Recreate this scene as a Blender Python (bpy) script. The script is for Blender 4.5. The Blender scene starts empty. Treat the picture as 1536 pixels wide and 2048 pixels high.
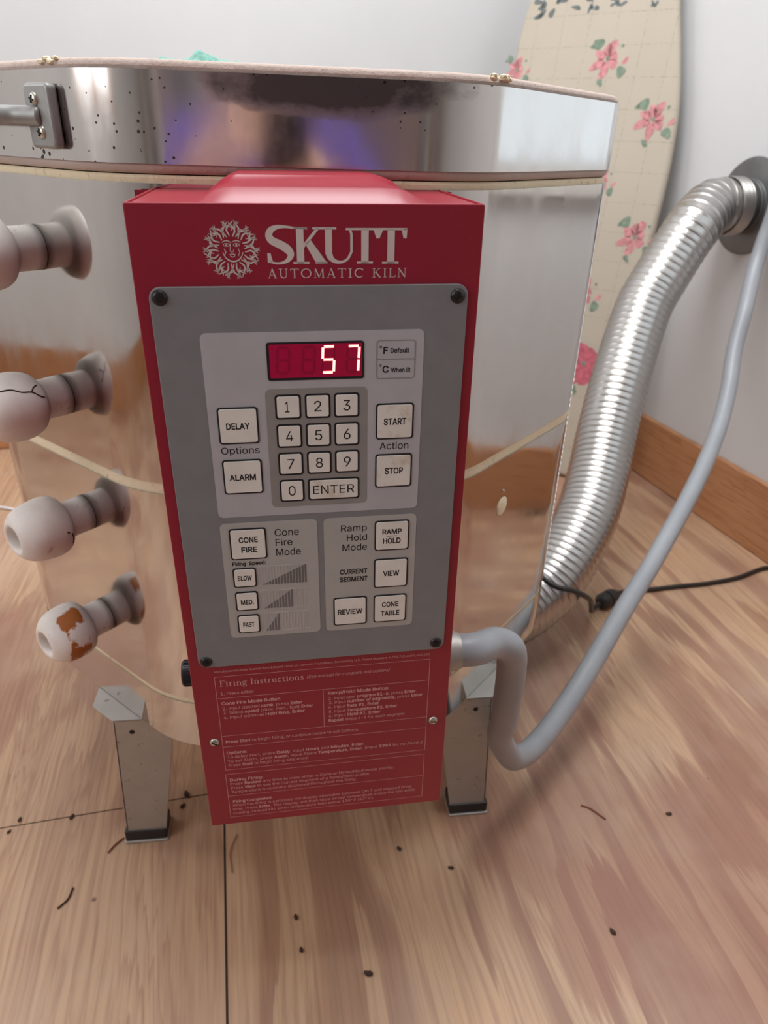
import bpy, bmesh, math, random
from mathutils import Vector, Matrix
from mathutils.geometry import delaunay_2d_cdt
random.seed(7)
scn = bpy.context.scene
COL = scn.collection

# ------------------------------------------------------------------ camera
cam_d = bpy.data.cameras.new('camera')
cam = bpy.data.objects.new('camera', cam_d); COL.objects.link(cam)
cam.matrix_world = Matrix(((0.9922, 0.0310, -0.1211, -0.0053),
                           (-0.1216, 0.4641, -0.8774, -0.8400),
                           (0.0290, 0.8853, 0.4642, 0.7304),
                           (0, 0, 0, 1)))
cam_d.sensor_fit = 'HORIZONTAL'; cam_d.sensor_width = 36.0
cam_d.lens = 36.0 * 1417.84 / 1536.0
cam_d.clip_start = 0.02
cam_d.dof.use_dof = True; cam_d.dof.focus_distance = 0.47; cam_d.dof.aperture_fstop = 14.0
scn.camera = cam

# ------------------------------------------------------------------ world, light, exposure
scn.view_settings.view_transform = 'Standard'; scn.view_settings.look = 'None'
scn.view_settings.gamma = 1.0; scn.view_settings.use_curve_mapping = False
scn.view_settings.exposure = 0.18
world = bpy.data.worlds.new('sky'); scn.world = world; world.use_nodes = True
bgn = world.node_tree.nodes['Background']
bgn.inputs['Color'].default_value = (0.80, 0.90, 1.0, 1); bgn.inputs['Strength'].default_value = 0.6
scn.cycles.caustics_reflective = False; scn.cycles.caustics_refractive = False

# room axes: E1 along the back wall to the right, E2 along the side wall to the back
E1 = Vector((0.986, 0.166, 0)).normalized(); E2 = Vector((-0.166, 0.986, 0)).normalized()
def room(a, b, z=0.0): return E1 * a + E2 * b + Vector((0, 0, z))
ROOM_ROT = math.atan2(0.166, 0.986)
WR, WL, WB, WF, WH = 0.972, -1.75, 1.075, -2.5, 2.35      # right, left, back, front (behind the camera), height
# windows: (wall, from, to, sill, head)
WINS = {'left_back': (0.47, 1.02, 0.98, 2.15), 'left_fill': (-1.35, -0.45, 0.85, 2.0), 'right': (-0.55, 0.22, 0.70, 1.95)}  # the left front window is unseen, added to light the control panel

def area(name, loc, target, w, h, power, col=(1, 1, 1)):
    l = bpy.data.lights.new(name, 'AREA'); l.shape = 'RECTANGLE'; l.size = w; l.size_y = h
    l.energy = power; l.color = col
    o = bpy.data.objects.new(name, l); COL.objects.link(o)
    o.location = loc
    o.rotation_euler = (Vector(target) - Vector(loc)).to_track_quat('-Z', 'Y').to_euler()
    return o
def daylight(name, key, power, col):
    w = WINS[key]; lf = key.startswith('left'); mid = (w[0] + w[1]) / 2; zc = (w[2] + w[3]) / 2
    area(name, room(WL - 0.03 if lf else WR + 0.03, mid, zc), room(0.2 if lf else -0.2, mid, zc - 0.1), w[1] - w[0], w[3] - w[2], power, col)
daylight('daylight_left_back', 'left_back', 8, (0.97, 0.98, 1.0))
daylight('fill_left_front', 'left_fill', 11, (0.97, 0.98, 1.0))  # added fill for the control panel, through the made-up window
daylight('daylight_right', 'right', 1.6, (0.93, 0.97, 1.0))
# skylight in the ceiling, above and behind the kiln
SKY = (-0.45, 0.60, -0.60, 0.60)   # e1 from, to, e2 from, to
area('daylight_roof', room((SKY[0] + SKY[1]) / 2, (SKY[2] + SKY[3]) / 2, WH + 0.05), room((SKY[0] + SKY[1]) / 2, (SKY[2] + SKY[3]) / 2, 0), SKY[1] - SKY[0], SKY[3] - SKY[2], 42, (0.98, 0.99, 1.0))

# ------------------------------------------------------------------ helpers: materials
def srgb(r, g, b):
    f = lambda c: (c / 12.92 if c <= 0.04045 else ((c + 0.055) / 1.055) ** 2.4)
    return (f(r / 255), f(g / 255), f(b / 255), 1.0)

class NT:
    def __init__(s, name):
        s.m = bpy.data.materials.new(name); s.m.use_nodes = True
        s.t = s.m.node_tree; s.b = s.t.nodes['Principled BSDF']
    def n(s, typ, **kw):
        nd = s.t.nodes.new(typ)
        for k, v in kw.items():
            if k.startswith('i_'):
                key = k[2:]
                key = int(key) if key.isdigit() else key
                nd.inputs[key].default_value = v
            else: setattr(nd, k, v)
        return nd
    def l(s, a, b): s.t.links.new(a, b)
    def coord(s, scale=(1, 1, 1), kind='Object', rot=(0, 0, 0), loc=(0, 0, 0)):
        tc = s.n('ShaderNodeTexCoord'); mp = s.n('ShaderNodeMapping')
        mp.inputs['Scale'].default_value = scale; mp.inputs['Rotation'].default_value = rot; mp.inputs['Location'].default_value = loc
        s.l(tc.outputs[kind], mp.inputs['Vector']); return mp.outputs['Vector']
    def noise(s, vec, scale, detail=3, rough=0.55, dist=0.0):
        nd = s.n('ShaderNodeTexNoise'); nd.inputs['Scale'].default_value = scale
        nd.inputs['Detail'].default_value = detail; nd.inputs['Roughness'].default_value = rough
        nd.inputs['Distortion'].default_value = dist
        s.l(vec, nd.inputs['Vector']); return nd.outputs['Fac']
    def ramp(s, fac, stops, interp='LINEAR'):
        nd = s.n('ShaderNodeValToRGB'); r = nd.color_ramp; r.interpolation = interp
        while len(r.elements) < len(stops): r.elements.new(0.5)
        for e, (p, c) in zip(r.elements, stops):
            e.position = p; e.color = c if len(c) == 4 else (*c, 1)
        s.l(fac, nd.inputs['Fac']); return nd.outputs['Color']
    def mix(s, fac, a, b, mode='MIX'):
        nd = s.n('ShaderNodeMix', data_type='RGBA', blend_type=mode)
        for sock, v in ((nd.inputs[0], fac), (nd.inputs[6], a), (nd.inputs[7], b)):
            if hasattr(v, 'links') or hasattr(v, 'is_linked'): s.l(v, sock)
            else: sock.default_value = v
        return nd.outputs[2]
    def math(s, op, a, b=0.0, clamp=False):
        nd = s.n('ShaderNodeMath', operation=op); nd.use_clamp = clamp
        for sock, v in ((nd.inputs[0], a), (nd.inputs[1], b)):
            if hasattr(v, 'is_linked'): s.l(v, sock)
            else: sock.default_value = v
        return nd.outputs[0]
    def bump(s, fac, strength=0.2, dist=0.002):
        nd = s.n('ShaderNodeBump'); nd.inputs['Strength'].default_value = strength; nd.inputs['Distance'].default_value = dist
        s.l(fac, nd.inputs['Height']); s.l(nd.outputs['Normal'], s.b.inputs['Normal'])
    def set(s, **kw):
        for k, v in kw.items():
            sock = s.b.inputs[k.replace('_', ' ')]
            if hasattr(v, 'is_linked'): s.l(v, sock)
            else: sock.default_value = v
        return s.m

def plain(name, col, rough=0.5, metal=0.0, var=0.06, scale=30, spec=0.5):
    m = NT(name); v = m.coord()
    f = m.noise(v, scale, 3)
    d = tuple(max(0, c * (1 - var * 2)) for c in col[:3]) + (1,)
    u = tuple(min(1, c * (1 + var * 2)) for c in col[:3]) + (1,)
    c = m.ramp(f, [(0.3, d), (0.7, u)])
    m.set(Base_Color=c, Roughness=rough, Metallic=metal)
    m.b.inputs['Specular IOR Level'].default_value = spec
    return m.m

def emitter(name, col, strength):
    m = NT(name); m.set(Base_Color=(0.05, 0.0, 0.0, 1), Emission_Color=col, Emission_Strength=strength); return m.m

# wall paint
def mat_wall():
    m = NT('white wall paint'); v = m.coord()
    f = m.noise(v, 3, 4); g = m.noise(v, 160, 3)
    m.set(Base_Color=m.ramp(f, [(0.3, srgb(210, 211, 212)), (0.7, srgb(218, 219, 220))]), Roughness=0.75)
    m.bump(g, 0.08, 0.001); return m.m

# sheets of worn plywood: grain runs with E2
def mat_ply():
    m = NT('worn plywood')
    base = m.coord(rot=(0, 0, -ROOM_ROT + 0.09))
    warp = m.n('ShaderNodeTexNoise'); warp.inputs['Scale'].default_value = 3.2; warp.inputs['Detail'].default_value = 2
    m.l(base, warp.inputs['Vector'])
    sub = m.n('ShaderNodeVectorMath', operation='SUBTRACT'); m.l(warp.outputs['Color'], sub.inputs[0]); sub.inputs[1].default_value = (0.5, 0.5, 0.5)
    mul = m.n('ShaderNodeVectorMath', operation='MULTIPLY'); m.l(sub.outputs[0], mul.inputs[0]); mul.inputs[1].default_value = (0.035, 0.08, 0)
    add = m.n('ShaderNodeVectorMath', operation='ADD'); m.l(base, add.inputs[0]); m.l(mul.outputs[0], add.inputs[1])
    def scaled(sx, sy, off=(0, 0, 0)):
        mp = m.n('ShaderNodeMapping'); mp.inputs['Scale'].default_value = (sx, sy, 1); mp.inputs['Location'].default_value = off
        m.l(add.outputs[0], mp.inputs['Vector']); return mp.outputs['Vector']
    jag_mp = m.n('ShaderNodeMapping'); jag_mp.inputs['Scale'].default_value = (150, 2.5, 1); m.l(base, jag_mp.inputs['Vector'])
    jag = m.n('ShaderNodeCombineXYZ'); m.l(m.math('MULTIPLY', m.math('SUBTRACT', m.noise(jag_mp.outputs['Vector'], 1.0, 2), 0.5), 0.16), jag.inputs['Y'])
    add0 = add; add = m.n('ShaderNodeVectorMath', operation='ADD'); m.l(add0.outputs[0], add.inputs[0]); m.l(jag.outputs[0], add.inputs[1])
    # big figure: rotary cut veneer = contour lines of a stretched height field
    field = m.noise(scaled(6.5, 0.75), 1.0, 2, 0.45, 0.1)
    rings = m.math('FRACT', m.math('MULTIPLY', field, 6.0))
    rings2 = m.math('FRACT', m.math('MULTIPLY', field, 42.0))
    late = m.ramp(rings, [(0.0, (0, 0, 0)), (0.50, (0.05,) * 3), (0.62, (0.75,) * 3), (0.80, (1, 1, 1)), (0.97, (0.9,) * 3), (1.0, (0, 0, 0))])
    fine = m.ramp(rings2, [(0.0, (0, 0, 0)), (0.6, (0.15,) * 3), (0.9, (1, 1, 1)), (1.0, (0, 0, 0))])
    fibre = m.noise(scaled(160, 5), 1.0, 3, 0.6)
    patch = m.noise(scaled(1.6, 1.0, (3.1, 0.4, 0)), 1.0, 3)
    light = m.mix(patch, srgb(198, 160, 124), srgb(194, 162, 136))
    dark = m.mix(patch, srgb(148, 104, 84), srgb(142, 104, 90))
    sxb = m.n('ShaderNodeSeparateXYZ'); m.l(m.coord(), sxb.inputs[0])
    edge = m.math('ADD', sxb.outputs['X'], m.math('MULTIPLY', sxb.outputs['Y'], 0.085))
    leftsheet = m.math('LESS_THAN', edge, -0.1245)
    amt = m.math('MULTIPLY', m.math('MULTIPLY', late, m.math('SUBTRACT', 1.0, m.math('MULTIPLY', leftsheet, 0.65))), m.ramp(patch, [(0.30, (0.35,) * 3), (0.6, (1, 1, 1))]))
    c = m.mix(m.math('MULTIPLY', amt, 0.92), light, dark)
    blot = m.noise(scaled(3.0, 1.6, (7.3, 2.2, 0)), 1.0, 4, 0.6)
    c = m.mix(m.ramp(blot, [(0.50, (0, 0, 0)), (0.535, (0.6,) * 3), (0.75, (0.75,) * 3)]), c, srgb(152, 106, 88))
    c = m.mix(m.ramp(blot, [(0.25, (0.45,) * 3), (0.42, (0, 0, 0))]), c, srgb(204, 156, 110))
    c = m.mix(m.math('MULTIPLY', m.math('MULTIPLY', fine, m.ramp(m.noise(base, 6, 3), [(0.35, (0.25,) * 3), (0.65, (1, 1, 1))])), m.math('ADD', 0.26, m.math('MULTIPLY', leftsheet, 0.44))), c, srgb(156, 112, 92))
    c = m.mix(m.math('MULTIPLY', m.ramp(fibre, [(0.45, (0, 0, 0)), (0.75, (1, 1, 1))]), 0.55), c, srgb(132, 94, 76))
    # wear, dirt, tiny pits
    wear = m.noise(base, 4.0, 5, 0.6)
    c = m.mix(m.ramp(wear, [(0.48, (0, 0, 0)), (0.75, (0.35,) * 3)]), c, srgb(196, 176, 158))
    vor = m.n('ShaderNodeTexVoronoi'); vor.inputs['Scale'].default_value = 14; m.l(base, vor.inputs['Vector'])
    sp = m.ramp(vor.outputs['Distance'], [(0.0, (1, 1, 1)), (0.035, (0.8,) * 3), (0.05, (0, 0, 0))])
    pick = m.ramp(m.noise(base, 5, 2), [(0.54, (0, 0, 0)), (0.58, (1, 1, 1))])
    c = m.mix(m.math('MULTIPLY', sp, pick), c, srgb(70, 46, 36))
    m.set(Base_Color=c, Roughness=m.ramp(wear, [(0.3, (0.36,) * 3), (0.75, (0.55,) * 3)]))
    m.b.inputs['Specular IOR Level'].default_value = 0.55
    m.bump(fibre, 0.12, 0.001); return m.m

def mat_pine(name, a, b, ax=(1, 1, 1)):
    m = NT(name); v = m.coord(scale=ax)
    f = m.noise(v, 1.0, 4, 0.6, 0.6)
    r = m.math('FRACT', m.math('MULTIPLY', f, 6.0))
    c = m.mix(m.ramp(r, [(0, (0, 0, 0)), (0.6, (0.3,) * 3), (0.92, (1, 1, 1)), (1, (0, 0, 0))]), a, b)
    m.set(Base_Color=c, Roughness=0.4); return m.m

# polished stainless sheet: smudges, stains, pits
def mat_steel(name, pits=0.0, rough=(0.10, 0.24), tint=(0.66, 0.64, 0.62, 1), stain=0.0):
    m = NT(name); v = m.coord()
    vs = m.coord(scale=(6, 6, 1.2))
    f = m.noise(vs, 6, 4, 0.6)
    g = m.noise(v, 14, 4, 0.65)
    smudge = m.math('MULTIPLY', f, g)
    ro = m.ramp(smudge, [(0.16, (rough[0],) * 3), (0.42, (rough[1],) * 3)])
    c = m.mix(m.ramp(g, [(0.35, (0, 0, 0)), (0.75, (0.5,) * 3)]), tint, (tint[0] * 0.88, tint[1] * 0.84, tint[2] * 0.80, 1))
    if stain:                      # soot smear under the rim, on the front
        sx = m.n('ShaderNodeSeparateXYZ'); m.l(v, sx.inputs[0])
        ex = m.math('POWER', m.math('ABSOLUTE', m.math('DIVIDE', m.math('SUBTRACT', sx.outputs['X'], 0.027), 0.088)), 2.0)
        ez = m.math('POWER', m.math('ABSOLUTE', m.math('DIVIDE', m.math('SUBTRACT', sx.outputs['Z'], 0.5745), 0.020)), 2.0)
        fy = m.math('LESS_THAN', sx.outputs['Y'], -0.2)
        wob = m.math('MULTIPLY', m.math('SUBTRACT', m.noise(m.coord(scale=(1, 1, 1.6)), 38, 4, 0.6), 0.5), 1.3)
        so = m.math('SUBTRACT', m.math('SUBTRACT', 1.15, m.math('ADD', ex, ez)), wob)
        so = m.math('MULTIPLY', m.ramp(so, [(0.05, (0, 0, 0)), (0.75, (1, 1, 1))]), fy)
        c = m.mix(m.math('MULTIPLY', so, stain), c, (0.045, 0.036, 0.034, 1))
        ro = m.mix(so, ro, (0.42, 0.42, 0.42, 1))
    if pits:
        vo = m.n('ShaderNodeTexVoronoi'); vo.inputs['Scale'].default_value = 150; m.l(v, vo.inputs['Vector'])
        sz = m.noise(v, 7, 3)
        dot = m.math('LESS_THAN', vo.outputs['Distance'], m.ramp(sz, [(0.47, (0, 0, 0)), (0.72, (0.40,) * 3)]))
        c = m.mix(m.math('MULTIPLY', dot, pits), c, (0.035, 0.022, 0.018, 1))
        ro = m.mix(dot, ro, (0.7, 0.7, 0.7, 1))
    m.set(Base_Color=c, Metallic=1.0, Roughness=ro)
    m.bump(m.noise(m.coord(scale=(2.2, 2.2, 1.0)), 3.0, 2), 0.10, 0.006)
    return m.m

def mat_brick(name, a, b, pit=0.5, scale=120):
    m = NT(name); v = m.coord()
    f = m.noise(v, scale, 4, 0.7); g = m.noise(v, 14, 3)
    c = m.mix(g, a, b)
    c = m.mix(m.math('MULTIPLY', m.ramp(f, [(0.60, (0, 0, 0)), (0.72, (1, 1, 1))]), pit), c, srgb(120, 92, 70))
    m.set(Base_Color=c, Roughness=0.9); m.bump(f, 0.5, 0.002); return m.m

def mat_redpaint():
    m = NT('red enamel'); v = m.coord()
    f = m.noise(v, 9, 3); d = m.noise(v, 300, 3)
    c = m.ramp(f, [(0.3, srgb(146, 30, 48)), (0.7, srgb(156, 36, 53))])
    m.set(Base_Color=c, Roughness=0.36); m.bump(d, 0.03, 0.0005); return m.m

def mat_porcelain(name, rust=None):
    m = NT(name); v = m.coord()
    f = m.noise(v, 60, 3); g = m.noise(v, 38, 4, 0.7)
    c = m.ramp(f, [(0.3, srgb(236, 229, 223)), (0.7, srgb(246, 241, 236))])
    c = m.mix(m.math('MULTIPLY', m.ramp(g, [(0.62, (0, 0, 0)), (0.70, (1, 1, 1))]), 0.55), c, srgb(120, 104, 92))
    if rust:
        h = m.noise(m.coord(loc=(0.37, 0.16, 0.21)), 30, 5, 0.62)
        # rust sits in a belt round the head
        sx = m.n('ShaderNodeSeparateXYZ'); m.l(m.coord(), sx.inputs[0])
        belt = m.ramp(m.math('MULTIPLY', m.math('ABSOLUTE', m.math('SUBTRACT', sx.outputs['Z'], 0.041)), 60), [(0.50, (1, 1, 1)), (0.95, (0, 0, 0))])
        dp = m.n('ShaderNodeVectorMath', operation='DOT_PRODUCT'); m.l(m.coord(), dp.inputs[0]); dp.inputs[1].default_value = rust
        side = m.ramp(m.math('MULTIPLY', dp.outputs['Value'], 40), [(0.05, (0, 0, 0)), (0.45, (1, 1, 1))])
        amt = m.math('MULTIPLY', m.math('MULTIPLY', m.math('SUBTRACT', m.math('MULTIPLY', h, 2.4), 0.50), belt), side)
        c = m.mix(m.ramp(amt, [(0.40, (0, 0, 0)), (0.50, (1, 1, 1))]), c, srgb(178, 104, 40))
    m.set(Base_Color=c, Roughness=0.5); m.bump(m.noise(v, 90, 3), 0.15, 0.001); return m.m

def mat_galv(name, a=(0.62, 0.60, 0.56, 1), b=(0.50, 0.48, 0.45, 1), rough=0.42):
    m = NT(name); v = m.coord()
    vo = m.n('ShaderNodeTexNoise'); vo.inputs['Scale'].default_value = 60; vo.inputs['Detail'].default_value = 4
    m.l(v, vo.inputs['Vector'])
    sp = m.noise(v, 130, 2)
    c = m.mix(vo.outputs['Fac'], a, b)
    c = m.mix(m.ramp(sp, [(0.68, (0, 0, 0)), (0.74, (0.8,) * 3)]), c, (0.22, 0.19, 0.17, 1))
    m.set(Base_Color=c, Metallic=0.55, Roughness=rough); return m.m

# floral cotton cover: cream with a faint pinned grid and clusters of pink flowers with green leaves
def mat_floral():
    m = NT('floral cotton'); v = m.coord()
    sx = m.n('ShaderNodeSeparateXYZ'); m.l(v, sx.inputs[0])
    X, Z = sx.outputs['X'], sx.outputs['Z']
    def line(c, period, off, wd):
        p = m.math('ABSOLUTE', m.math('SUBTRACT', m.math('FRACT', m.math('ADD', m.math('DIVIDE', c, period), off)), 0.5))
        return m.math('LESS_THAN', p, wd)
    n1 = m.noise(v, 300, 3); n2 = m.noise(v, 5, 3)
    c = m.mix(n2, srgb(178, 168, 153), srgb(190, 180, 164))
    g = m.math('MAXIMUM', line(X, 0.062, 0.1, 0.018), line(Z, 0.062, 0.3, 0.018))
    dash = m.ramp(m.noise(v, 170, 2), [(0.42, (0, 0, 0)), (0.6, (1, 1, 1))])
    c = m.mix(m.math('MULTIPLY', m.math('MULTIPLY', g, dash), 0.45), c, srgb(134, 120, 104))
    # dark green sprays along the top seam sit in the mesh; small leaf flecks here
    vo = m.n('ShaderNodeTexVoronoi'); vo.inputs['Scale'].default_value = 20; m.l(v, vo.inputs['Vector'])
    fl = m.math('LESS_THAN', vo.outputs['Distance'], 0.10)
    pk = m.ramp(m.noise(v, 9, 2), [(0.60, (0, 0, 0)), (0.62, (1, 1, 1))])
    c = m.mix(m.math('MULTIPLY', m.math('MULTIPLY', fl, pk), 0.5), c, srgb(128, 132, 112))
    m.set(Base_Color=c, Roughness=0.85); m.bump(n1, 0.15, 0.0008); return m.m

M = {}
M['wall'] = mat_wall(); M['ply'] = mat_ply()
M['pine'] = mat_pine('orange pine', srgb(190, 138, 98), srgb(166, 112, 76), (3, 3, 60))
M['trim'] = mat_pine('pine trim', srgb(214, 150, 86), srgb(186, 118, 60), (40, 40, 3))
def mat_boards():
    m = NT('painted wall boards'); v = m.coord(rot=(0, 0, -ROOM_ROT))
    sx = m.n('ShaderNodeSeparateXYZ'); m.l(v, sx.inputs[0])
    idx = m.math('FLOOR', m.math('MULTIPLY', sx.outputs['X'], 9.0))
    wn = m.n('ShaderNodeTexWhiteNoise', noise_dimensions='1D'); m.l(idx, wn.inputs['W'])
    c = m.ramp(wn.outputs['Value'], [(0.0, srgb(120, 100, 96)), (0.25, srgb(206, 200, 194)), (0.45, srgb(150, 128, 122)), (0.65, srgb(164, 162, 150)), (0.85, srgb(112, 116, 122))], 'CONSTANT')
    m.set(Base_Color=c, Roughness=0.7); return m.m
M['panel'] = mat_boards()
M['ceiling'] = plain('ceiling paint', srgb(225, 224, 220), 0.8)
M['seam'] = plain('dark gap', srgb(48, 34, 28), 0.9)
M['steel'] = mat_steel('polished stainless sheet', 0.0, (0.055, 0.19))
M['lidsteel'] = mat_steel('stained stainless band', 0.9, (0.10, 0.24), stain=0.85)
M['cream'] = mat_brick('cream firebrick', srgb(246, 234, 206), srgb(236, 218, 182), 0.5)
M['lidbrick'] = mat_brick('coated firebrick', srgb(186, 166, 156), srgb(202, 186, 176), 0.35)
M['red'] = mat_redpaint()
M['plate'] = plain('grey panel paint', srgb(134, 136, 138), 0.42, 0, 0.025, 60)
M['field'] = plain('light grey ink', srgb(188, 188, 192), 0.42, 0, 0.02, 50)
M['field2'] = plain('pale grey ink', srgb(182, 181, 177), 0.42, 0, 0.02, 50)
M['padgrey'] = plain('keypad grey ink', srgb(150, 147, 143), 0.42, 0, 0.02, 50)
M['key'] = plain('white membrane key', srgb(236, 234, 226), 0.35, 0, 0.03, 45)
def mat_worn_key():
    m = NT('smudged white key'); v = m.coord()
    f = m.noise(v, 75, 4, 0.6); g = m.noise(v, 45, 3)
    c = m.ramp(g, [(0.3, srgb(232, 229, 220)), (0.7, srgb(238, 236, 229))])
    m.set(Base_Color=m.mix(m.math('MULTIPLY', m.ramp(f, [(0.52, (0, 0, 0)), (0.68, (1, 1, 1))]), 0.55), c, srgb(196, 170, 138)), Roughness=0.4); return m.m
M['wornkey'] = mat_worn_key()
M['ink'] = plain('black ink', srgb(28, 28, 32), 0.45)
M['barlight'] = plain('pale bar ink', srgb(204, 202, 200), 0.45)
M['bardark'] = plain('grey bar ink', srgb(118, 115, 115), 0.45)
M['logo'] = plain('pale logo ink', srgb(216, 206, 202), 0.45, 0, 0.03)
M['copy'] = plain('pink white ink', srgb(226, 172, 174), 0.5, 0, 0.03)
M['displayglass'] = NT('red display filter').set(Base_Color=(0.23, 0.003, 0.022, 1), Roughness=0.25, Emission_Color=(0.28, 0.002, 0.03, 1), Emission_Strength=0.35)
M['ghost'] = NT('unlit segment').set(Base_Color=(0.19, 0.003, 0.02, 1), Roughness=0.3, Emission_Color=(0.28, 0.002, 0.03, 1), Emission_Strength=0.22)
M['lit'] = emitter('lit segment', (1.0, 0.16, 0.14, 1), 5.5)
M['screw'] = plain('blackened screw', srgb(62, 57, 58), 0.35, 0.8, 0.15, 200)
M['slot'] = plain('screw recess', srgb(14, 13, 14), 0.7)
M['zinc'] = plain('zinc screw', srgb(196, 192, 180), 0.35, 0.85, 0.1, 200)
M['blackplastic'] = plain('black plastic', srgb(34, 33, 36), 0.4)
M['porcelain'] = mat_porcelain('glazed white clay')
_ax = Vector((-1, -1, 0)).normalized(); _q = _ax.to_track_quat('Z', 'Y') @ Matrix.Rotation(1.0, 3, 'Z').to_quaternion()
_face = _q.inverted() @ Vector((0.32, -0.85, 0.10)); _face.z = 0; _face.normalize()
M['rusty'] = mat_porcelain('rust stained white clay', tuple(_face))
M['galv'] = mat_galv('galvanised sheet', (0.50, 0.48, 0.45, 1), (0.40, 0.38, 0.35, 1), 0.5)
M['cast'] = mat_galv('aged cast metal', (0.42, 0.43, 0.42, 1), (0.25, 0.25, 0.24, 1), 0.45)
M['foil'] = mat_steel('corrugated aluminium foil', 0.0, (0.27, 0.35), (0.48, 0.465, 0.45, 1))
M['flange'] = plain('dull zinc plate', srgb(122, 122, 122), 0.5, 0.75, 0.08, 20)
M['conduit'] = plain('grey vinyl conduit', srgb(155, 158, 163), 0.42, 0, 0.03, 20)
M['cable'] = plain('black rubber cable', srgb(40, 38, 37), 0.5)
M['whitecable'] = plain('white cable', srgb(222, 216, 214), 0.5)
M['teal'] = plain('teal cloth', srgb(122, 170, 158), 0.95, 0, 0.12, 220)
M['floral'] = mat_floral()
M['petal'] = plain('pink print', srgb(196, 134, 136), 0.85, 0, 0.16, 90)
M['petaldark'] = plain('rose print', srgb(190, 98, 112), 0.85, 0, 0.14, 90)
M['leaf'] = plain('green print', srgb(122, 138, 120), 0.85, 0, 0.14, 90)
M['leafdark'] = plain('grey green print', srgb(104, 112, 112), 0.85, 0, 0.14, 90)
M['debris'] = plain('dry debris', srgb(64, 44, 34), 0.9)
M['shaving'] = plain('wood shaving', srgb(140, 84, 66), 0.8)
M['paint'] = plain('grey paint flake', srgb(176, 180, 182), 0.8)

# ------------------------------------------------------------------ helpers: objects
def tag(o, label=None, cat=None, group=None, kind=None):
    if label: o['label'] = label
    if cat: o['category'] = cat
    if group: o['group'] = group
    if kind: o['kind'] = kind
    return o
def empty(name, loc=(0, 0, 0), label=None, cat=None, group=None, parent=None, rot=None):
    o = bpy.data.objects.new(name, None); COL.objects.link(o); o.location = loc; o.empty_display_size = 0.03
    if rot is not None: o.rotation_euler = rot
    if parent: o.parent = parent
    return tag(o, label, cat, group)
def obj(name, bm, mat, parent=None, smooth=False, bevel=0.0, segs=2, label=None, xf=None, recalc=True):
    if xf is not None: bm.transform(xf)
    if recalc: bmesh.ops.recalc_face_normals(bm, faces=bm.faces[:])
    me = bpy.data.meshes.new(name); bm.to_mesh(me); bm.free()
    me.materials.append(mat)
    if smooth:
        for p in me.polygons: p.use_smooth = True
    o = bpy.data.objects.new(name, me); COL.objects.link(o)
    if parent: o.parent = parent
    if bevel:
        md = o.modifiers.new('bevel', 'BEVEL'); md.width = bevel; md.segments = segs; md.limit_method = 'ANGLE'; md.angle_limit = math.radians(40)
    if label: o['label'] = label
    return o
def autosmooth(o, deg=35):
    me = o.data
    me.polygons.foreach_set('use_smooth', [True] * len(me.polygons))
    try: me.set_sharp_from_angle(angle=math.radians(deg))
    except Exception: pass
    return o
def struct(name, bm, mat, **kw):
    o = obj(name, bm, mat, **kw); o['kind'] = 'structure'; return o
def BM(): return bmesh.new()
def box(bm, x0, x1, y0, y1, z0, z1, xf=None):
    vs = [bm.verts.new(Vector(p)) for p in ((x0, y0, z0), (x1, y0, z0), (x1, y1, z0), (x0, y1, z0), (x0, y0, z1), (x1, y0, z1), (x1, y1, z1), (x0, y1, z1))]
    for f in ((0, 3, 2, 1), (4, 5, 6, 7), (0, 1, 5, 4), (1, 2, 6, 5), (2, 3, 7, 6), (3, 0, 4, 7)): bm.faces.new([vs[i] for i in f])
    if xf is not None: bmesh.ops.transform(bm, matrix=xf, verts=vs)
    return vs
def prism(bm, pts, d0, d1, plane='xz'):
    """extrude a 2-D outline: plane 'xz' extrudes along y, 'xy' along z"""
    n = len(pts)
    mk = (lambda p, d: (p[0], d, p[1])) if plane == 'xz' else (lambda p, d: (p[0], p[1], d))
    a = [bm.verts.new(mk(p, d0)) for p in pts]; b = [bm.verts.new(mk(p, d1)) for p in pts]
    bm.faces.new(a); bm.faces.new(b[::-1])
    for i in range(n): bm.faces.new((a[i], b[i], b[(i + 1) % n], a[(i + 1) % n]))
def shell(bm, pts, z0, z1, t):
    """hollow wall round an outline, thickness t inward"""
    n = len(pts); cx = sum(p[0] for p in pts) / n; cy = sum(p[1] for p in pts) / n
    r = max(math.hypot(p[0] - cx, p[1] - cy) for p in pts); k = 1 - t / r
    ins = [((p[0] - cx) * k + cx, (p[1] - cy) * k + cy) for p in pts]
    rows = [[bm.verts.new((p[0], p[1], z)) for p in q] for q, z in ((pts, z0), (pts, z1), (ins, z1), (ins, z0))]
    for a in range(4):
        A, B = rows[a], rows[(a + 1) % 4]
        for i in range(n): bm.faces.new((A[i], A[(i + 1) % n], B[(i + 1) % n], B[i]))
def octagon(a, r=0.11, seg=14):
    """rounded octagon, flats a from the centre, one flat facing -y"""
    pts = []
    R = a / math.cos(math.pi / 8); rc = (a - r) / math.cos(math.pi / 8)
    for k in range(8):
        th = -math.pi / 2 + math.pi / 8 + k * math.pi / 4
        c = (rc * math.cos(th), rc * math.sin(th))
        for j in range(seg + 1):
            ph = th - math.pi / 8 + math.pi / 4 * j / seg
            pts.append((c[0] + r * math.cos(ph), c[1] + r * math.sin(ph)))
    return pts
def rrect(x0, x1, z0, z1, r, seg=5):
    pts = []
    for cx, cz, a0 in ((x1 - r, z1 - r, 0), (x0 + r, z1 - r, 90), (x0 + r, z0 + r, 180), (x1 - r, z0 + r, 270)):
        for j in range(seg + 1):
            a = math.radians(a0 + 90 * j / seg); pts.append((cx + r * math.cos(a), cz + r * math.sin(a)))
    return pts
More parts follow.
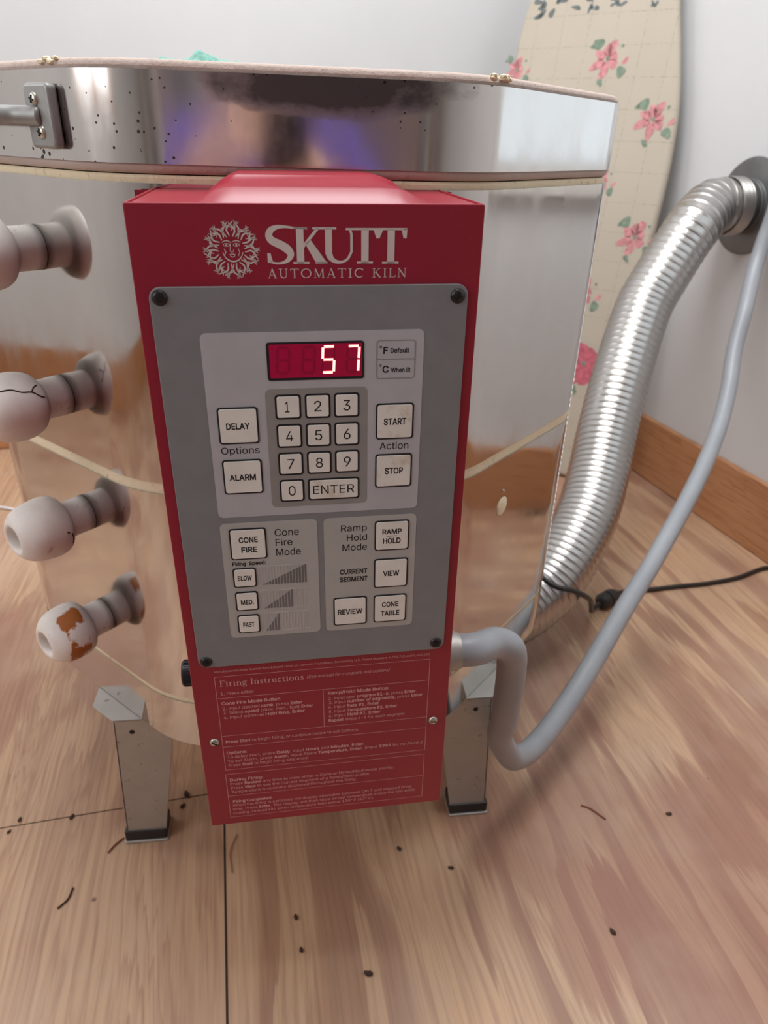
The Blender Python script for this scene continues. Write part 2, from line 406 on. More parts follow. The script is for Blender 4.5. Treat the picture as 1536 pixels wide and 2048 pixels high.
def frame_of(t, up=Vector((0, 0, 1))):
    s = t.cross(up)
    if s.length < 1e-4: s = t.cross(Vector((1, 0, 0)))
    s.normalize(); return s, s.cross(t).normalized()
def smooth_path(P, n=12):
    P = [Vector(p) for p in P]; out = []
    Q = [P[0] * 2 - P[1]] + P + [P[-1] * 2 - P[-2]]
    for i in range(1, len(Q) - 2):
        a, b, c, d = Q[i - 1], Q[i], Q[i + 1], Q[i + 2]
        for k in range(n):
            t = k / n
            out.append(0.5 * ((2 * b) + (c - a) * t + (2 * a - 5 * b + 4 * c - d) * t * t + (3 * b - a - 3 * c + d) * t ** 3))
    out.append(P[-1]); return out
def resample(P, step):
    out = [P[0].copy()]; acc = 0.0
    for a, b in zip(P, P[1:]):
        L = (b - a).length
        while acc + L >= step:
            t = (step - acc) / L; a = a.lerp(b, t); out.append(a.copy()); L = (b - a).length; acc = 0.0
        acc += L
    return out
def tube(bm, P, rad, seg=16, cap=True):
    """sweep; rad is a number or a function of (index, arc length)"""
    P = [Vector(p) for p in P]; rings = []; s = None; L = 0.0
    for i, p in enumerate(P):
        t = (P[min(i + 1, len(P) - 1)] - P[max(i - 1, 0)]).normalized()
        if s is None: s, u = frame_of(t)
        else:
            s = (s - t * s.dot(t)).normalized(); u = s.cross(t)
        if i: L += (P[i] - P[i - 1]).length
        r = rad(i, L) if callable(rad) else rad
        rings.append([bm.verts.new(p + (s * math.cos(2 * math.pi * k / seg) + u * math.sin(2 * math.pi * k / seg)) * r) for k in range(seg)])
    for A, B in zip(rings, rings[1:]):
        for k in range(seg): bm.faces.new((A[k], A[(k + 1) % seg], B[(k + 1) % seg], B[k]))
    if cap: bm.faces.new(rings[0][::-1]); bm.faces.new(rings[-1])
def lathe(bm, prof, seg=32, xf=None):
    """profile of (radius, height) turned round z"""
    rows = []; new = []
    for r, h in prof:
        if r < 1e-6: row = [bm.verts.new((0, 0, h))]
        else: row = [bm.verts.new((r * math.cos(2 * math.pi * k / seg), r * math.sin(2 * math.pi * k / seg), h)) for k in range(seg)]
        rows.append(row); new += row
    for A, B in zip(rows, rows[1:]):
        for k in range(seg):
            a, b = A[k % len(A)], A[(k + 1) % len(A)]; c, d = B[(k + 1) % len(B)], B[k % len(B)]
            q = []
            for v in (a, b, c, d):
                if v not in q: q.append(v)
            if len(q) > 2: bm.faces.new(q)
    if xf is not None: bmesh.ops.transform(bm, matrix=xf, verts=new)
    return new
def align(loc, direction, roll=0.0):
    q = Vector(direction).to_track_quat('Z', 'Y')
    return Matrix.Translation(Vector(loc)) @ q.to_matrix().to_4x4() @ Matrix.Rotation(roll, 4, 'Z')

# ------------------------------------------------------------------ lettering
# plain sans face: per glyph its advance width, then its outlines in 1/1000 units
GLYPHS = {}
for _ln in """A480;16,0 201,509 276,509 463,0 395,0 287,302 264,372 232,478 245,478 213,371 191,302 85,0;110,142 110,199 370,199 370,142
B456;60,0 60,509 241,509 274,507 304,501 329,491 350,477 367,461 381,442 390,421 396,398 398,374 397,353 393,336 387,320 378,307 368,295 356,286 343,278 329,272 315,267 315,262 331,260 347,254 363,245 378,234 391,220 402,203 411,184 416,161 418,136 416,111 410,88 400,67 386,48 368,31 344,18 317,8 284,2 247,0;125,57 245,57 281,60 309,67 330,80 344,96 353,115 355,137 354,153 350,169 342,184 333,197 320,209 306,218 289,225 269,229 248,231 125,231;125,285 238,285 256,287 273,290 288,296 302,304 314,314 323,326 330,340 335,355 336,372 333,393 326,412 313,429 294,442 270,449 240,452 125,452
C510;267,-7 225,-3 186,7 150,25 119,49 92,79 70,115 53,157 44,203 40,254 44,305 53,352 70,393 92,429 119,459 150,484 186,501 225,512 267,516 293,514 317,511 340,504 362,496 383,485 402,471 419,456 435,438 448,418 459,397 467,373 473,348 408,348 404,365 397,380 389,395 380,407 369,418 357,428 344,437 330,444 315,449 300,453 284,455 267,456 237,453 209,445 184,432 161,414 141,391 125,364 113,332 106,295 103,254 106,213 113,177 125,145 141,117 161,94 184,76 210,63 237,56 267,53 284,54 300,56 315,60 330,65 344,72 357,81 369,90 380,102 389,114 397,128 404,144 408,160 473,160 467,135 459,112 448,91 435,71 420,53 402,38 383,24 363,13 341,5 317,-2 293,-6
D502;219,0 96,0 96,57 215,57 254,60 288,68 318,81 343,99 363,122 379,149 390,181 397,216 399,255 397,294 390,329 379,361 364,388 344,410 320,428 291,441 258,449 221,452 93,452 93,509 225,509 273,505 315,495 353,478 385,455 412,426 433,391 449,351 458,306 462,255 458,205 449,159 433,119 411,83 384,54 351,31 312,14 268,3;125,509 125,0 60,0 60,509
E419;60,0 60,509 372,509 372,452 125,452 125,286 355,286 355,229 125,229 125,57 375,57 375,0
F410;60,0 60,509 369,509 369,452 125,452 125,278 346,278 346,221 125,221 125,0
G520;269,-7 225,-3 185,7 149,25 118,49 91,79 69,116 53,157 43,203 40,254 43,305 53,352 69,393 91,429 117,459 149,484 184,501 223,512 265,516 291,514 316,510 340,504 363,494 384,483 403,469 421,453 436,436 449,416 460,395 468,373 474,349 408,349 402,365 395,379 387,393 378,406 368,417 356,427 344,436 330,443 315,448 300,453 283,455 265,456 236,453 209,445 183,432 160,414 141,392 125,364 113,332 106,295 103,254 106,213 113,177 125,145 141,117 161,95 184,76 210,63 238,56 269,53 296,55 322,61 345,71 365,85 382,102 396,123 407,147 413,173 415,202 434,199 283,199 283,256 478,256 478,200 475,160 466,124 451,91 431,62 406,38 377,19 344,5 308,-4
H517;60,0 60,509 125,509 125,289 392,289 392,509 457,509 457,0 392,0 392,232 125,232 125,0
I301;31,0 31,57 118,57 118,452 31,452 31,509 269,509 269,452 183,452 183,57 269,57 269,0
J396;185,-7 143,-2 106,11 75,33 52,63 38,100 33,145 33,173 98,173 98,145 100,117 108,93 122,74 139,61 160,53 185,50 209,53 230,61 248,74 261,93 269,117 272,145 272,509 336,509 336,145 332,100 318,63 294,33 263,11 227,-2
K467;104,145 104,216 139,261 174,303 212,344 364,509 448,509 231,276 228,276;60,0 60,509 125,509 125,334 124,225 125,193 125,0;372,0 188,259 228,309 449,0
L393;60,0 60,509 125,509 125,57 361,57 361,0
M628;60,0 60,509 152,509 277,187 287,159 299,123 311,84 322,49 307,49 318,83 330,121 342,158 352,187 476,509 568,509 568,0 504,0 504,291 504,327 505,369 506,413 507,457 513,457 498,409 482,363 467,322 456,291 342,0 286,0 170,291 159,321 145,361 129,408 112,457 119,457 120,416 121,372 122,328 122,291 122,0
N524;60,0 60,509 136,509 343,183 363,151 388,107 414,55 405,54 401,108 399,157 399,195 399,509 463,509 463,0 387,0 202,290 177,331 148,381 108,452 119,454 122,384 124,328 125,291 125,0
O533;267,-7 225,-3 186,7 150,25 119,49 92,79 70,115 53,157 44,203 40,254 44,305 53,352 70,393 92,429 119,459 150,484 186,501 225,512 267,516 309,512 348,501 384,484 415,459 442,429 464,393 480,352 490,305 493,254 490,203 480,157 464,115 442,79 415,49 384,25 348,7 309,-3;267,53 296,55 324,63 349,76 372,94 392,116 408,144 420,176 428,213 430,254 428,295 420,332 408,365 392,392 372,415 349,433 324,446 296,453 267,456 237,453 210,445 184,433 161,415 142,392 125,364 113,332 106,295 103,254 106,213 113,176 125,144 142,117 161,94 184,76 210,63 237,55
P445;60,0 60,509 235,509 272,506 305,499 332,487 356,471 375,452 390,430 400,404 407,377 409,348 407,318 400,291 390,265 375,243 356,223 332,207 305,195 272,188 235,186 109,186 109,242 233,242 257,244 279,248 297,256 312,266 324,279 333,294 339,310 343,328 344,348 343,367 339,385 333,402 324,416 312,428 297,439 279,446 257,451 232,452 125,452 125,0
Q533;245,159 313,159 369,85 384,65 468,-48 401,-48 346,27 331,46;267,-7 225,-3 186,7 150,25 119,49 92,79 70,115 53,157 44,203 40,254 44,305 53,352 70,393 92,429 119,459 150,484 186,501 225,512 267,516 309,512 348,501 384,484 415,459 442,429 464,393 480,352 490,305 493,254 490,203 480,157 464,115 442,79 415,49 384,25 348,7 309,-3;267,53 296,55 324,63 349,76 372,94 392,116 408,144 420,176 428,213 430,254 428,295 420,332 408,365 392,392 372,415 349,433 324,446 296,453 267,456 237,453 210,445 184,433 161,415 142,392 125,364 113,332 106,295 103,254 106,213 113,176 125,144 142,117 161,94 184,76 210,63 237,55
R449;60,0 60,509 236,509 273,506 305,500 333,489 356,473 376,455 390,433 401,408 407,381 409,352 407,323 401,296 390,271 376,250 356,232 333,217 305,206 273,200 236,198 96,198 96,255 234,255 258,256 280,260 298,267 313,276 325,287 334,300 340,316 344,333 345,352 344,371 340,389 334,405 325,419 313,430 298,440 279,446 258,451 233,452 125,452 125,0;353,0 230,229 303,229 428,0
S447;224,-9 188,-7 156,-1 128,9 102,23 81,40 64,60 51,83 42,109 38,137 104,137 108,118 114,102 123,88 136,76 150,66 166,59 185,53 204,50 224,49 246,50 267,54 286,60 303,69 317,79 329,92 338,106 344,122 346,139 344,154 340,168 332,179 322,189 310,197 296,205 245,222 184,239 145,253 112,269 86,289 67,313 56,341 52,372 54,400 62,425 75,448 92,468 113,484 138,498 165,508 195,514 227,516 259,514 289,508 316,498 340,484 360,468 377,449 390,427 398,403 401,378 337,378 332,402 320,421 302,437 280,449 254,456 225,459 204,457 185,454 167,448 152,440 139,430 129,418 121,405 117,391 115,376 117,359 122,345 131,334 142,324 155,315 169,308 212,293 264,279 312,264 328,256 344,248 359,238 372,226 384,213 395,198 402,180 407,161 408,139 406,112 399,87 386,64 370,43 349,25 323,11 294,0 261,-7
T449;32,452 32,509 417,509 417,452 257,452 257,0 193,0 193,452
U517;259,-8 220,-6 186,2 154,15 126,33 103,55 85,80 71,108 63,140 60,173 60,509 124,509 124,178 126,155 132,133 141,113 153,95 169,80 187,68 208,59 232,53 259,52 285,53 309,59 331,68 349,80 364,95 377,113 385,133 391,155 393,178 393,509 457,509 457,173 454,140 446,108 433,80 414,55 391,33 363,15 332,2 297,-6
V480;204,0 16,509 84,509 192,206 215,137 248,31 235,31 267,138 290,206 395,509 463,509 278,0
W686;155,0 16,509 82,509 163,196 175,145 187,94 197,40 189,40 200,94 211,145 224,196 306,509 380,509 462,196 474,145 486,94 497,40 488,40 499,94 510,145 523,196 603,509 670,509 530,0 455,0 368,323 351,391 336,475 350,475 335,395 318,323 230,0
X474;18,0 217,284 217,236 29,509 104,509 178,400 204,361 223,329 243,292 232,292 252,329 272,361 298,400 374,509 446,509 259,239 259,287 456,0 382,0 292,129 268,165 250,195 230,231 244,231 225,196 206,166 182,129 91,0
Y472;203,0 203,208 16,509 91,509 192,344 222,292 250,230 224,230 251,293 280,344 381,509 455,509 268,208 268,0
Z438;42,0 42,46 273,385 306,431 341,476 348,454 285,452 223,452 40,452 40,509 397,509 397,462 169,129 134,81 97,33 90,54 152,57 214,57 399,57 399,0
a389;160,-9 137,-7 115,-3 94,5 76,15 60,29 48,45 38,63 32,84 30,108 32,128 36,146 43,161 53,174 64,184 78,193 92,200 108,206 125,211 178,220 234,227 265,235 276,255 276,257 275,272 272,285 267,297 260,307 251,315 240,322 227,327 212,330 196,331 178,330 163,327 149,322 118,301 100,274 41,291 51,313 64,331 79,346 95,358 114,368 133,375 153,380 173,383 194,384 239,379 255,375 271,369 286,360 300,350 312,336 322,320 330,301 335,278 337,251 337,0 277,0 277,52 272,52 252,25 242,16 229,8 215,1 199,-4 181,-7;170,45 192,47 211,51 228,59 242,68 254,80 263,93 270,108 274,122 276,138 276,190 259,182 231,176 200,171 175,168 134,159 122,153 112,147 103,139 97,130 93,118 92,105 93,93 96,82 102,72 109,64 119,57 130,52 142,48 156,46
b424;229,-8 208,-7 189,-3 172,4 159,12 147,21 138,31 118,59 112,59 112,0 53,0 53,509 114,509 114,319 118,319 137,346 147,355 158,364 171,373 188,379 207,383 229,384 259,382 287,374 313,361 335,342 354,320 370,293 381,261 388,227 390,189 388,151 381,116 370,84 355,57 336,34 313,16 288,3 260,-6;220,47 242,49 262,55 279,66 294,80 306,97 316,117 323,139 327,163 328,189 327,215 323,239 316,261 307,281 295,298 280,311 262,322 243,328 220,330 198,328 178,322 161,312 147,299 134,282 125,263 118,241 114,216 113,189 114,162 118,138 125,115 135,95 147,78 162,65 179,55 198,49
c396;207,-8 174,-5 144,3 117,16 93,35 72,58 56,85 44,116 37,150 34,187 37,225 44,260 56,291 72,318 93,341 117,360 144,374 174,382 207,384 226,384 243,381 260,377 276,371 291,364 305,356 318,346 330,335 340,322 349,308 356,293 362,277 303,262 290,289 270,311 242,325 207,330 184,328 163,321 145,310 130,296 118,278 108,258 102,236 98,212 96,187 98,163 102,139 108,117 118,97 130,80 145,66 163,55 184,49 207,46 243,52 271,66 292,89 304,117 363,102 357,86 350,70 341,56 331,43 319,32 306,21 292,12 277,5 261,-1 244,-5 226,-7
d424;195,-8 165,-6 137,3 111,16 89,34 70,57 55,84 43,116 36,151 34,189 36,227 43,261 55,293 70,320 89,342 112,361 137,374 165,382 196,384 218,383 237,379 253,373 267,364 278,355 287,346 306,319 311,319 311,509 372,509 372,0 313,0 313,59 307,59 287,31 277,21 266,12 252,4 236,-3 217,-7;205,47 226,49 246,55 263,65 278,78 290,95 299,115 306,138 310,162 312,189 310,216 306,241 300,263 290,282 278,299 263,312 246,322 227,328 205,330 182,328 162,322 145,311 130,298 118,281 108,261 102,239 98,215 96,189 98,163 102,139 109,117 118,97 130,80 145,66 162,55 182,49
e404;212,-8 177,-5 145,3 117,16 92,35 72,58 56,85 44,116 37,150 34,187 36,224 44,258 55,290 71,317 91,340 115,359 142,373 172,382 205,384 226,383 246,380 266,374 285,366 303,355 319,341 334,324 347,305 357,282 365,256 370,227 371,194 371,169 75,169 75,221 338,221 310,202 308,226 304,248 298,269 288,286 277,301 263,314 246,323 227,328 205,330 183,328 164,323 146,313 131,301 119,286 109,270 102,251 97,231 96,211 96,178 98,151 102,127 110,106 121,88 135,73 151,61 169,53 190,48 212,46 227,47 241,49 254,53 265,58 276,65 285,73 294,82 300,93 306,105 365,91 358,72 348,55 335,39 320,26 302,14 283,4 261,-3 237,-7
f254;228,379 228,327 6,327 6,379;81,0 81,432 82,452 87,470 96,486 107,499 120,510 135,519 152,525 169,529 187,530 222,527 243,521 227,468 215,472 195,474 178,472 164,468 154,460 147,449 143,435 142,419 142,0
g425;207,-151 180,-149 156,-146 134,-140 114,-132 97,-122 82,-110 70,-97 59,-84 51,-69 101,-41 122,-66 131,-74 142,-82 154,-88 169,-93 187,-96 207,-97 236,-95 261,-87 282,-75 298,-58 308,-34 311,-6 311,68 306,68 287,41 277,32 266,23 252,16 236,10 217,6 195,5 165,7 138,14 113,27 90,43 71,65 55,90 43,120 36,154 34,191 36,229 43,263 55,293 71,320 90,342 112,361 138,374 166,382 196,384 218,383 237,379 253,373 267,365 279,356 288,346 308,319 313,319 313,379 372,379 372,-9 370,-40 363,-67 350,-90 334,-109 314,-124 291,-136 265,-144 237,-149;205,59 227,61 246,66 264,75 278,87 290,103 300,121 307,142 311,166 312,193 311,219 307,242 300,264 291,283 279,299 264,312 247,322 227,328 205,330 182,328 163,322 145,312 130,298 118,282 109,262 102,241 98,218 96,193 98,167 102,144 109,123 118,104 131,88 145,76 163,66 183,61
h410;114,227 114,0 53,0 53,509 114,509 114,287 102,287 116,319 132,344 152,362 175,374 200,382 227,384 252,383 275,377 295,369 313,356 328,340 341,321 350,298 355,271 357,240 357,0 296,0 296,235 293,263 286,286 273,304 256,318 235,326 210,329 192,328 176,324 161,317 147,308 136,297 126,283 119,266 115,248
i167;53,0 53,379 114,379 114,0;84,443 73,444 63,448 54,455 47,463 43,472 41,483 43,494 47,504 54,512 63,518 73,522 84,524 95,522 105,518 114,512 121,504 125,494 126,483 125,472 121,463 114,455 105,448 95,444
j167;53,379 114,379 114,-30 112,-52 108,-72 102,-90 92,-106 80,-119 65,-129 47,-137 27,-141 4,-143 -10,-143 -10,-87 2,-87 18,-85 31,-80 40,-72 47,-61 51,-46 53,-29;83,443 72,444 62,448 53,455 47,463 42,472 41,483 42,494 47,504 53,512 62,518 72,522 83,524 95,522 105,518 114,512 120,504 125,494 126,483 125,472 120,463 114,455 105,448 95,444
k381;110,137 110,212 121,212 284,379 360,379 184,199 177,199;53,0 53,509 114,509 114,0;294,0 148,186 191,229 372,0
l189;139,-2 112,0 91,8 74,20 62,37 55,59 53,84 53,509 114,509 114,99 114,83 117,71 120,62 126,57 135,53 146,52 160,53 170,54 181,3 162,-1
m610;53,0 53,379 112,379 112,295 108,295 114,314 122,331 132,346 144,358 158,368 172,376 187,382 203,385 219,386 245,383 268,375 287,361 303,342 314,320 321,295 312,295 318,312 326,329 337,343 350,356 364,366 381,375 398,381 417,385 437,386 458,385 478,380 497,372 514,361 529,346 541,328 550,307 555,283 557,255 557,0 496,0 496,254 493,279 485,298 473,313 456,323 438,329 419,330 402,329 387,326 374,320 363,312 353,302 345,290 340,277 336,263 335,247 335,0 274,0 274,260 272,280 265,297 253,311 238,322 220,328 199,330 185,329 171,326 158,320 145,312 135,302 126,289 119,274 115,257 114,238 114,0
n410;114,227 114,0 53,0 53,379 112,379 112,287 102,287 116,319 132,344 152,362 175,374 200,382 227,384 252,383 275,377 295,369 313,356 328,340 341,321 350,298 355,271 357,240 357,0 296,0 296,235 293,263 286,286 273,304 256,318 235,326 210,329 192,328 176,324 161,317 147,308 136,297 126,283 119,266 115,248
o415;207,-8 174,-5 144,3 117,16 93,35 72,58 56,85 44,116 37,150 34,187 37,225 44,260 56,291 72,318 93,341 117,360 144,374 174,382 207,384 241,382 271,374 299,360 323,341 343,318 359,291 371,260 379,225 381,187 379,150 371,116 359,85 343,58 323,35 299,16 271,3 241,-5;207,46 231,49 252,55 270,66 285,80 298,97 307,117 314,139 318,163 319,187 318,212 314,236 307,258 298,278 285,296 270,310 252,321 231,328 207,330 184,328 163,321 145,310 130,296 118,278 108,258 102,236 98,212 96,187 98,163 102,139 108,117 118,97 130,80 145,66 163,55 184,49
p424;53,-143 53,379 112,379 112,319 118,319 137,346 147,355 158,364 171,373 188,379 207,383 229,384 259,382 287,374 313,361 335,342 354,320 370,293 381,261 388,227 390,189 388,151 381,116 370,84 355,57 336,34 313,16 288,3 260,-6 229,-8 208,-7 189,-3 173,4 159,12 147,21 138,31 118,59 114,59 114,-143;220,47 242,49 262,55 279,66 294,80 306,97 316,117 323,139 327,163 328,189 327,215 323,239 316,261 307,281 295,298 280,311 262,322 243,328 220,330 198,328 178,322 161,312 147,299 134,282 125,263 118,241 114,216 113,189 114,162 118,138 125,115 135,95 147,78 162,65 179,55 198,49
q424;372,-143 311,-143 311,59 306,59 287,31 277,21 266,12 252,4 236,-3 217,-7 195,-8 165,-6 137,3 111,16 89,34 70,57 55,84 43,116 36,151 34,189 36,227 43,261 55,293 70,320 89,342 112,361 137,374 165,382 196,384 218,383 237,379 253,373 267,364 278,355 287,346 307,319 313,319 313,379 372,379;205,47 226,49 246,55 263,65 278,78 290,95 299,115 306,138 310,162 312,189 310,216 306,241 300,263 290,282 278,299 263,312 246,322 227,328 205,330 182,328 162,322 145,311 130,298 118,281 108,261 102,239 98,215 96,189 98,163 102,139 109,117 118,97 130,80 145,66 162,55 182,49
r259;53,0 53,379 112,379 112,321 115,321 124,339 137,354 152,367 171,377 191,383 213,385 229,384 243,384 243,322 230,324 207,326 190,324 174,321 159,315 146,306 135,296 126,284 119,269 115,254 114,237 114,0
s365;182,-8 157,-7 133,-3 112,3 93,12 76,24 62,38 50,54 41,73 36,94 94,107 101,87 111,72 124,60 141,52 160,47 181,45 206,47 227,53 244,62 258,74 265,88 268,103 266,115 262,126 254,136 243,144 229,150 212,155 149,170 118,180 92,192 72,208 58,227 50,249 47,274 49,295 55,314 65,332 79,347 95,360 115,370 137,378 161,383 187,384 212,383 234,379 254,372 271,363 286,352 299,339 309,324 318,308 324,290 268,277 262,291 254,304 243,316 228,325 210,331 187,333 166,331 147,326 131,317 119,305 111,292 109,277 110,264 115,253 124,243 136,235 152,229 172,223 229,209 261,200 287,187 306,171 320,153 328,131 331,107 329,85 323,65 312,47 298,31 281,18 260,6 236,-2 210,-7
t227;204,379 204,327 6,327 6,379;65,471 126,471 126,98 127,83 130,70 136,61 144,55 156,51 170,50 185,51 202,54 213,2 192,-3 168,-4 138,-1 113,7 92,21 77,41 68,64 65,93
u410;182,-5 158,-3 135,2 115,11 97,23 82,39 69,59 60,82 54,109 53,139 53,379 114,379 114,144 116,117 124,94 137,75 154,61 175,53 200,50 218,51 234,55 249,62 263,71 274,83 283,97 290,113 295,132 296,153 296,379 357,379 357,0 298,0 298,92 307,92 294,60 277,35 257,17 234,5 209,-3
v389;163,0 17,379 84,379 165,155 187,87 206,21 184,21 203,87 224,155 305,379 371,379 226,0
w567;138,0 23,379 87,379 133,214 154,137 175,41 165,41 186,135 206,214 252,379 316,379 362,214 382,136 402,41 391,41 413,135 434,214 480,379 545,379 429,0 368,0 319,172 305,225 291,280 277,338 291,338 277,280 263,225 248,172 199,0
x379;21,0 171,218 171,171 29,379 100,379 147,306 179,253 207,206 175,206 202,253 233,306 282,379 352,379 209,169 209,214 358,0 287,0 231,85 200,136 173,182 205,182 178,136 148,85 91,0
y389;47,-139 61,-86 71,-87 104,-89 113,-86 122,-81 130,-74 138,-64 145,-51 151,-36 163,-1 17,379 84,379 165,155 187,87 206,21 184,21 202,87 224,155 305,379 371,379 204,-58 196,-77 187,-93 177,-107 165,-119 153,-128 139,-136 125,-141 109,-144 91,-145 65,-143
z380;42,0 42,46 254,320 254,323 48,323 48,379 333,379 333,331 126,60 126,56 339,56 339,0
0453;227,-7 191,-3 158,7 130,24 105,48 85,77 69,113 57,155 50,202 48,254 50,306 57,353 69,395 85,431 106,461 130,484 159,502 191,512 227,516 262,512 295,502 323,484 348,461 368,431 384,395 396,353 403,306 405,254 403,202 396,155 384,113 368,77 348,48 323,24 295,7 263,-3;227,50 250,52 271,60 290,74 306,92 320,116 330,144 338,176 342,213 344,254 342,295 338,332 330,365 320,393 306,416 290,435 271,449 250,457 227,460 203,457 182,449 163,435 147,416 134,393 123,365 115,332 111,295 109,254 111,213 115,176 123,144 134,116 147,92 163,74 182,60 203,52
1453;76,0 76,55 391,55 391,0;276,509 276,0 212,0 212,448 209,448 86,358 86,427 198,509
2453;64,0 64,47 234,229 282,282 294,298 303,312 311,327 316,341 319,356 320,371 319,389 315,405 308,419 298,431 287,441 273,449 258,455 241,458 224,460 205,458 188,454 172,447 159,438 148,427 139,413 132,398 128,381 127,362 66,362 68,391 75,418 86,442 102,464 121,482 143,496 168,507 196,513 225,516 254,513 281,507 306,497 328,482 346,465 361,445 372,423 379,398 381,372 380,354 377,336 371,318 363,299 351,280 336,259 317,235 294,209 267,180 153,60 153,57 389,57 389,0
3453;218,-7 188,-5 159,1 133,10 108,22 88,38 70,57 57,79 48,104 44,132 109,132 112,115 118,100 126,87 137,76 150,66 165,59 182,54 200,51 219,50 239,51 258,55 275,61 291,69 304,80 315,93 323,108 328,125 329,145 328,163 323,180 316,196 306,211 292,223 275,234 254,241 229,246 201,248 157,248 157,299 288,448 288,452 70,452 70,509 372,509 372,461 211,278 211,289 247,290 279,286 308,276 333,262 354,244 371,222 383,198 391,173 393,145 390,116 383,90 370,66 354,45 333,27 309,12 281,2 251,-5
4453;40,105 40,158 247,509 311,509 109,166 109,163 413,163 413,105;282,0 282,121 282,146 282,318 343,318 343,0
5453;221,-7 192,-5 165,1 140,11 118,25 99,41 83,60 71,82 63,105 60,130 122,130 125,115 130,102 138,89 148,78 160,68 173,60 188,54 204,51 221,50 241,51 259,56 276,64 291,75 304,89 314,104 322,122 326,141 328,162 326,183 321,203 314,221 303,237 290,251 275,262 257,270 238,275 218,277 201,276 184,273 167,268 152,262 139,255 128,246 67,253 96,509 366,509 366,452 151,452 134,301 136,301 148,311 162,318 178,325 194,330 212,333 229,334 252,332 274,328 294,321 313,311 330,299 345,285 358,269 370,251 379,231 386,210 390,187 391,163 388,132 381,102 369,76 352,52 332,32 309,15 282,3 253,-4
6453;226,-7 196,-4 168,3 142,15 119,31 100,51 84,74 73,101 66,130 64,162 65,187 71,212 80,239 93,268 112,302 137,340 252,509 322,509 151,261 145,261 165,288 196,307 208,311 221,313 235,314 265,312 291,305 316,295 337,280 355,262 370,240 380,215 387,187 389,157 387,127 379,98 368,73 352,50 333,30 310,14 284,3 257,-4;226,48 245,50 263,55 279,63 293,73 304,86 314,101 322,119 326,137 327,157 326,178 322,196 314,213 304,228 293,241 279,251 263,259 245,264 226,265 207,264 190,259 174,252 160,241 148,229 138,214 131,197 126,179 125,158 126,138 131,119 138,102 148,86 160,73 174,63 190,55 207,50
7453;97,0 323,448 323,452 62,452 62,509 391,509 391,449 165,0
8453;226,-7 193,-5 163,1 136,11 111,25 91,42 74,62 62,84 54,109 52,135 53,156 58,176 65,195 75,212 87,228 101,241 117,252 134,260 153,265 153,267 129,276 109,289 93,308 80,330 73,354 70,380 73,405 79,429 90,450 106,469 124,485 146,498 170,508 197,514 226,516 255,514 282,508 306,498 328,485 346,469 361,450 373,429 379,405 382,380 379,354 372,330 359,308 343,289 323,276 300,267 300,265 319,260 335,252 351,241 365,228 377,212 387,195 395,176 399,156 401,135 398,109 391,84 378,62 362,42 341,25 317,11 289,1 259,-5;226,49 248,50 267,54 285,60 300,69 313,79 323,91 331,106 335,121 337,139 335,157 330,173 322,189 312,202 298,213 283,223 265,230 247,234 226,235 206,234 187,230 169,223 154,213 140,202 130,189 122,173 117,157 115,139 117,121 121,106 129,91 139,79 152,69 167,60 185,54 205,50;226,290 244,291 260,294 274,300 287,308 298,318 307,330 314,344 318,359 319,376 318,392 314,407 308,420 299,432 288,442 275,449 260,455 244,459 226,460 208,459 192,455 177,449 164,442 153,432 145,420 138,407 134,392 133,376 134,359 138,344 145,330 154,318 165,308 178,300 193,294 209,291
9453;226,516 256,513 285,506 310,494 333,478 352,458 368,434 380,408 387,378 389,347 387,322 382,296 373,270 359,240 340,207 315,168 200,0 130,0 301,248 307,248 287,221 257,202 245,198 232,195 218,195 188,197 161,203 137,214 116,229 98,247 83,269 72,294 66,321 64,352 66,382 73,411 85,436 101,459 120,479 143,494 168,506 196,513;226,460 207,459 190,454 174,446 160,435 148,423 138,407 131,390 127,372 125,352 127,331 131,313 138,295 148,280 160,268 174,257 190,250 207,245 226,243 245,245 263,249 279,257 293,267 305,280 314,295 322,312 326,330 327,350 326,371 322,390 314,407 305,422 293,435 279,446 263,454 245,459
.188;95,-4 83,-3 73,1 63,9 55,18 51,29 50,41 51,53 55,64 63,73 73,81 83,85 95,87 107,85 118,81 128,73 135,64 140,53 141,41 140,29 135,18 128,9 118,1 107,-3
,188;38,-119 68,71 137,71 84,-119
:188;95,-4 83,-3 73,1 63,9 55,18 51,29 50,41 51,53 55,64 63,73 73,81 83,85 95,87 107,85 118,81 128,73 135,64 140,53 141,41 140,29 135,18 128,9 118,1 107,-3;95,271 83,272 73,277 63,284 55,294 51,304 50,316 51,328 55,339 63,349 73,356 83,360 95,362 107,360 118,356 128,349 135,339 140,328 141,316 140,304 135,294 128,284 118,277 107,272
/249;235,533 71,-76 14,-76 178,533
#440;242,0 326,509 377,509 294,0;10,140 19,192 400,192 391,140;64,0 147,509 198,509 115,0;40,316 49,368 429,368 421,316
-453;337,244 337,188 114,188 114,244
(273;89,207 90,244 94,283 101,324 109,364 119,403 132,441 145,477 160,510 177,539 236,539 219,503 204,466 191,428 179,390 169,351 161,313 156,276 152,241 151,207 152,176 155,145 160,115 167,83 177,50 188,16 202,-19 218,-57 236,-96 177,-96 150,-46 128,4 111,55 99,106 92,156
)273;37,-96 56,-56 72,-18 86,18 97,52 106,85 113,116 118,147 121,177 122,207 121,241 117,276 112,313 104,351 94,390 82,428 69,466 54,503 37,539 97,539 113,510 128,477 142,441 154,403 164,364 173,323 179,283 183,244 184,207 182,156 174,104 161,53 144,3 123,-47 97,-96
|230;141,673 141,-164 88,-164 88,673
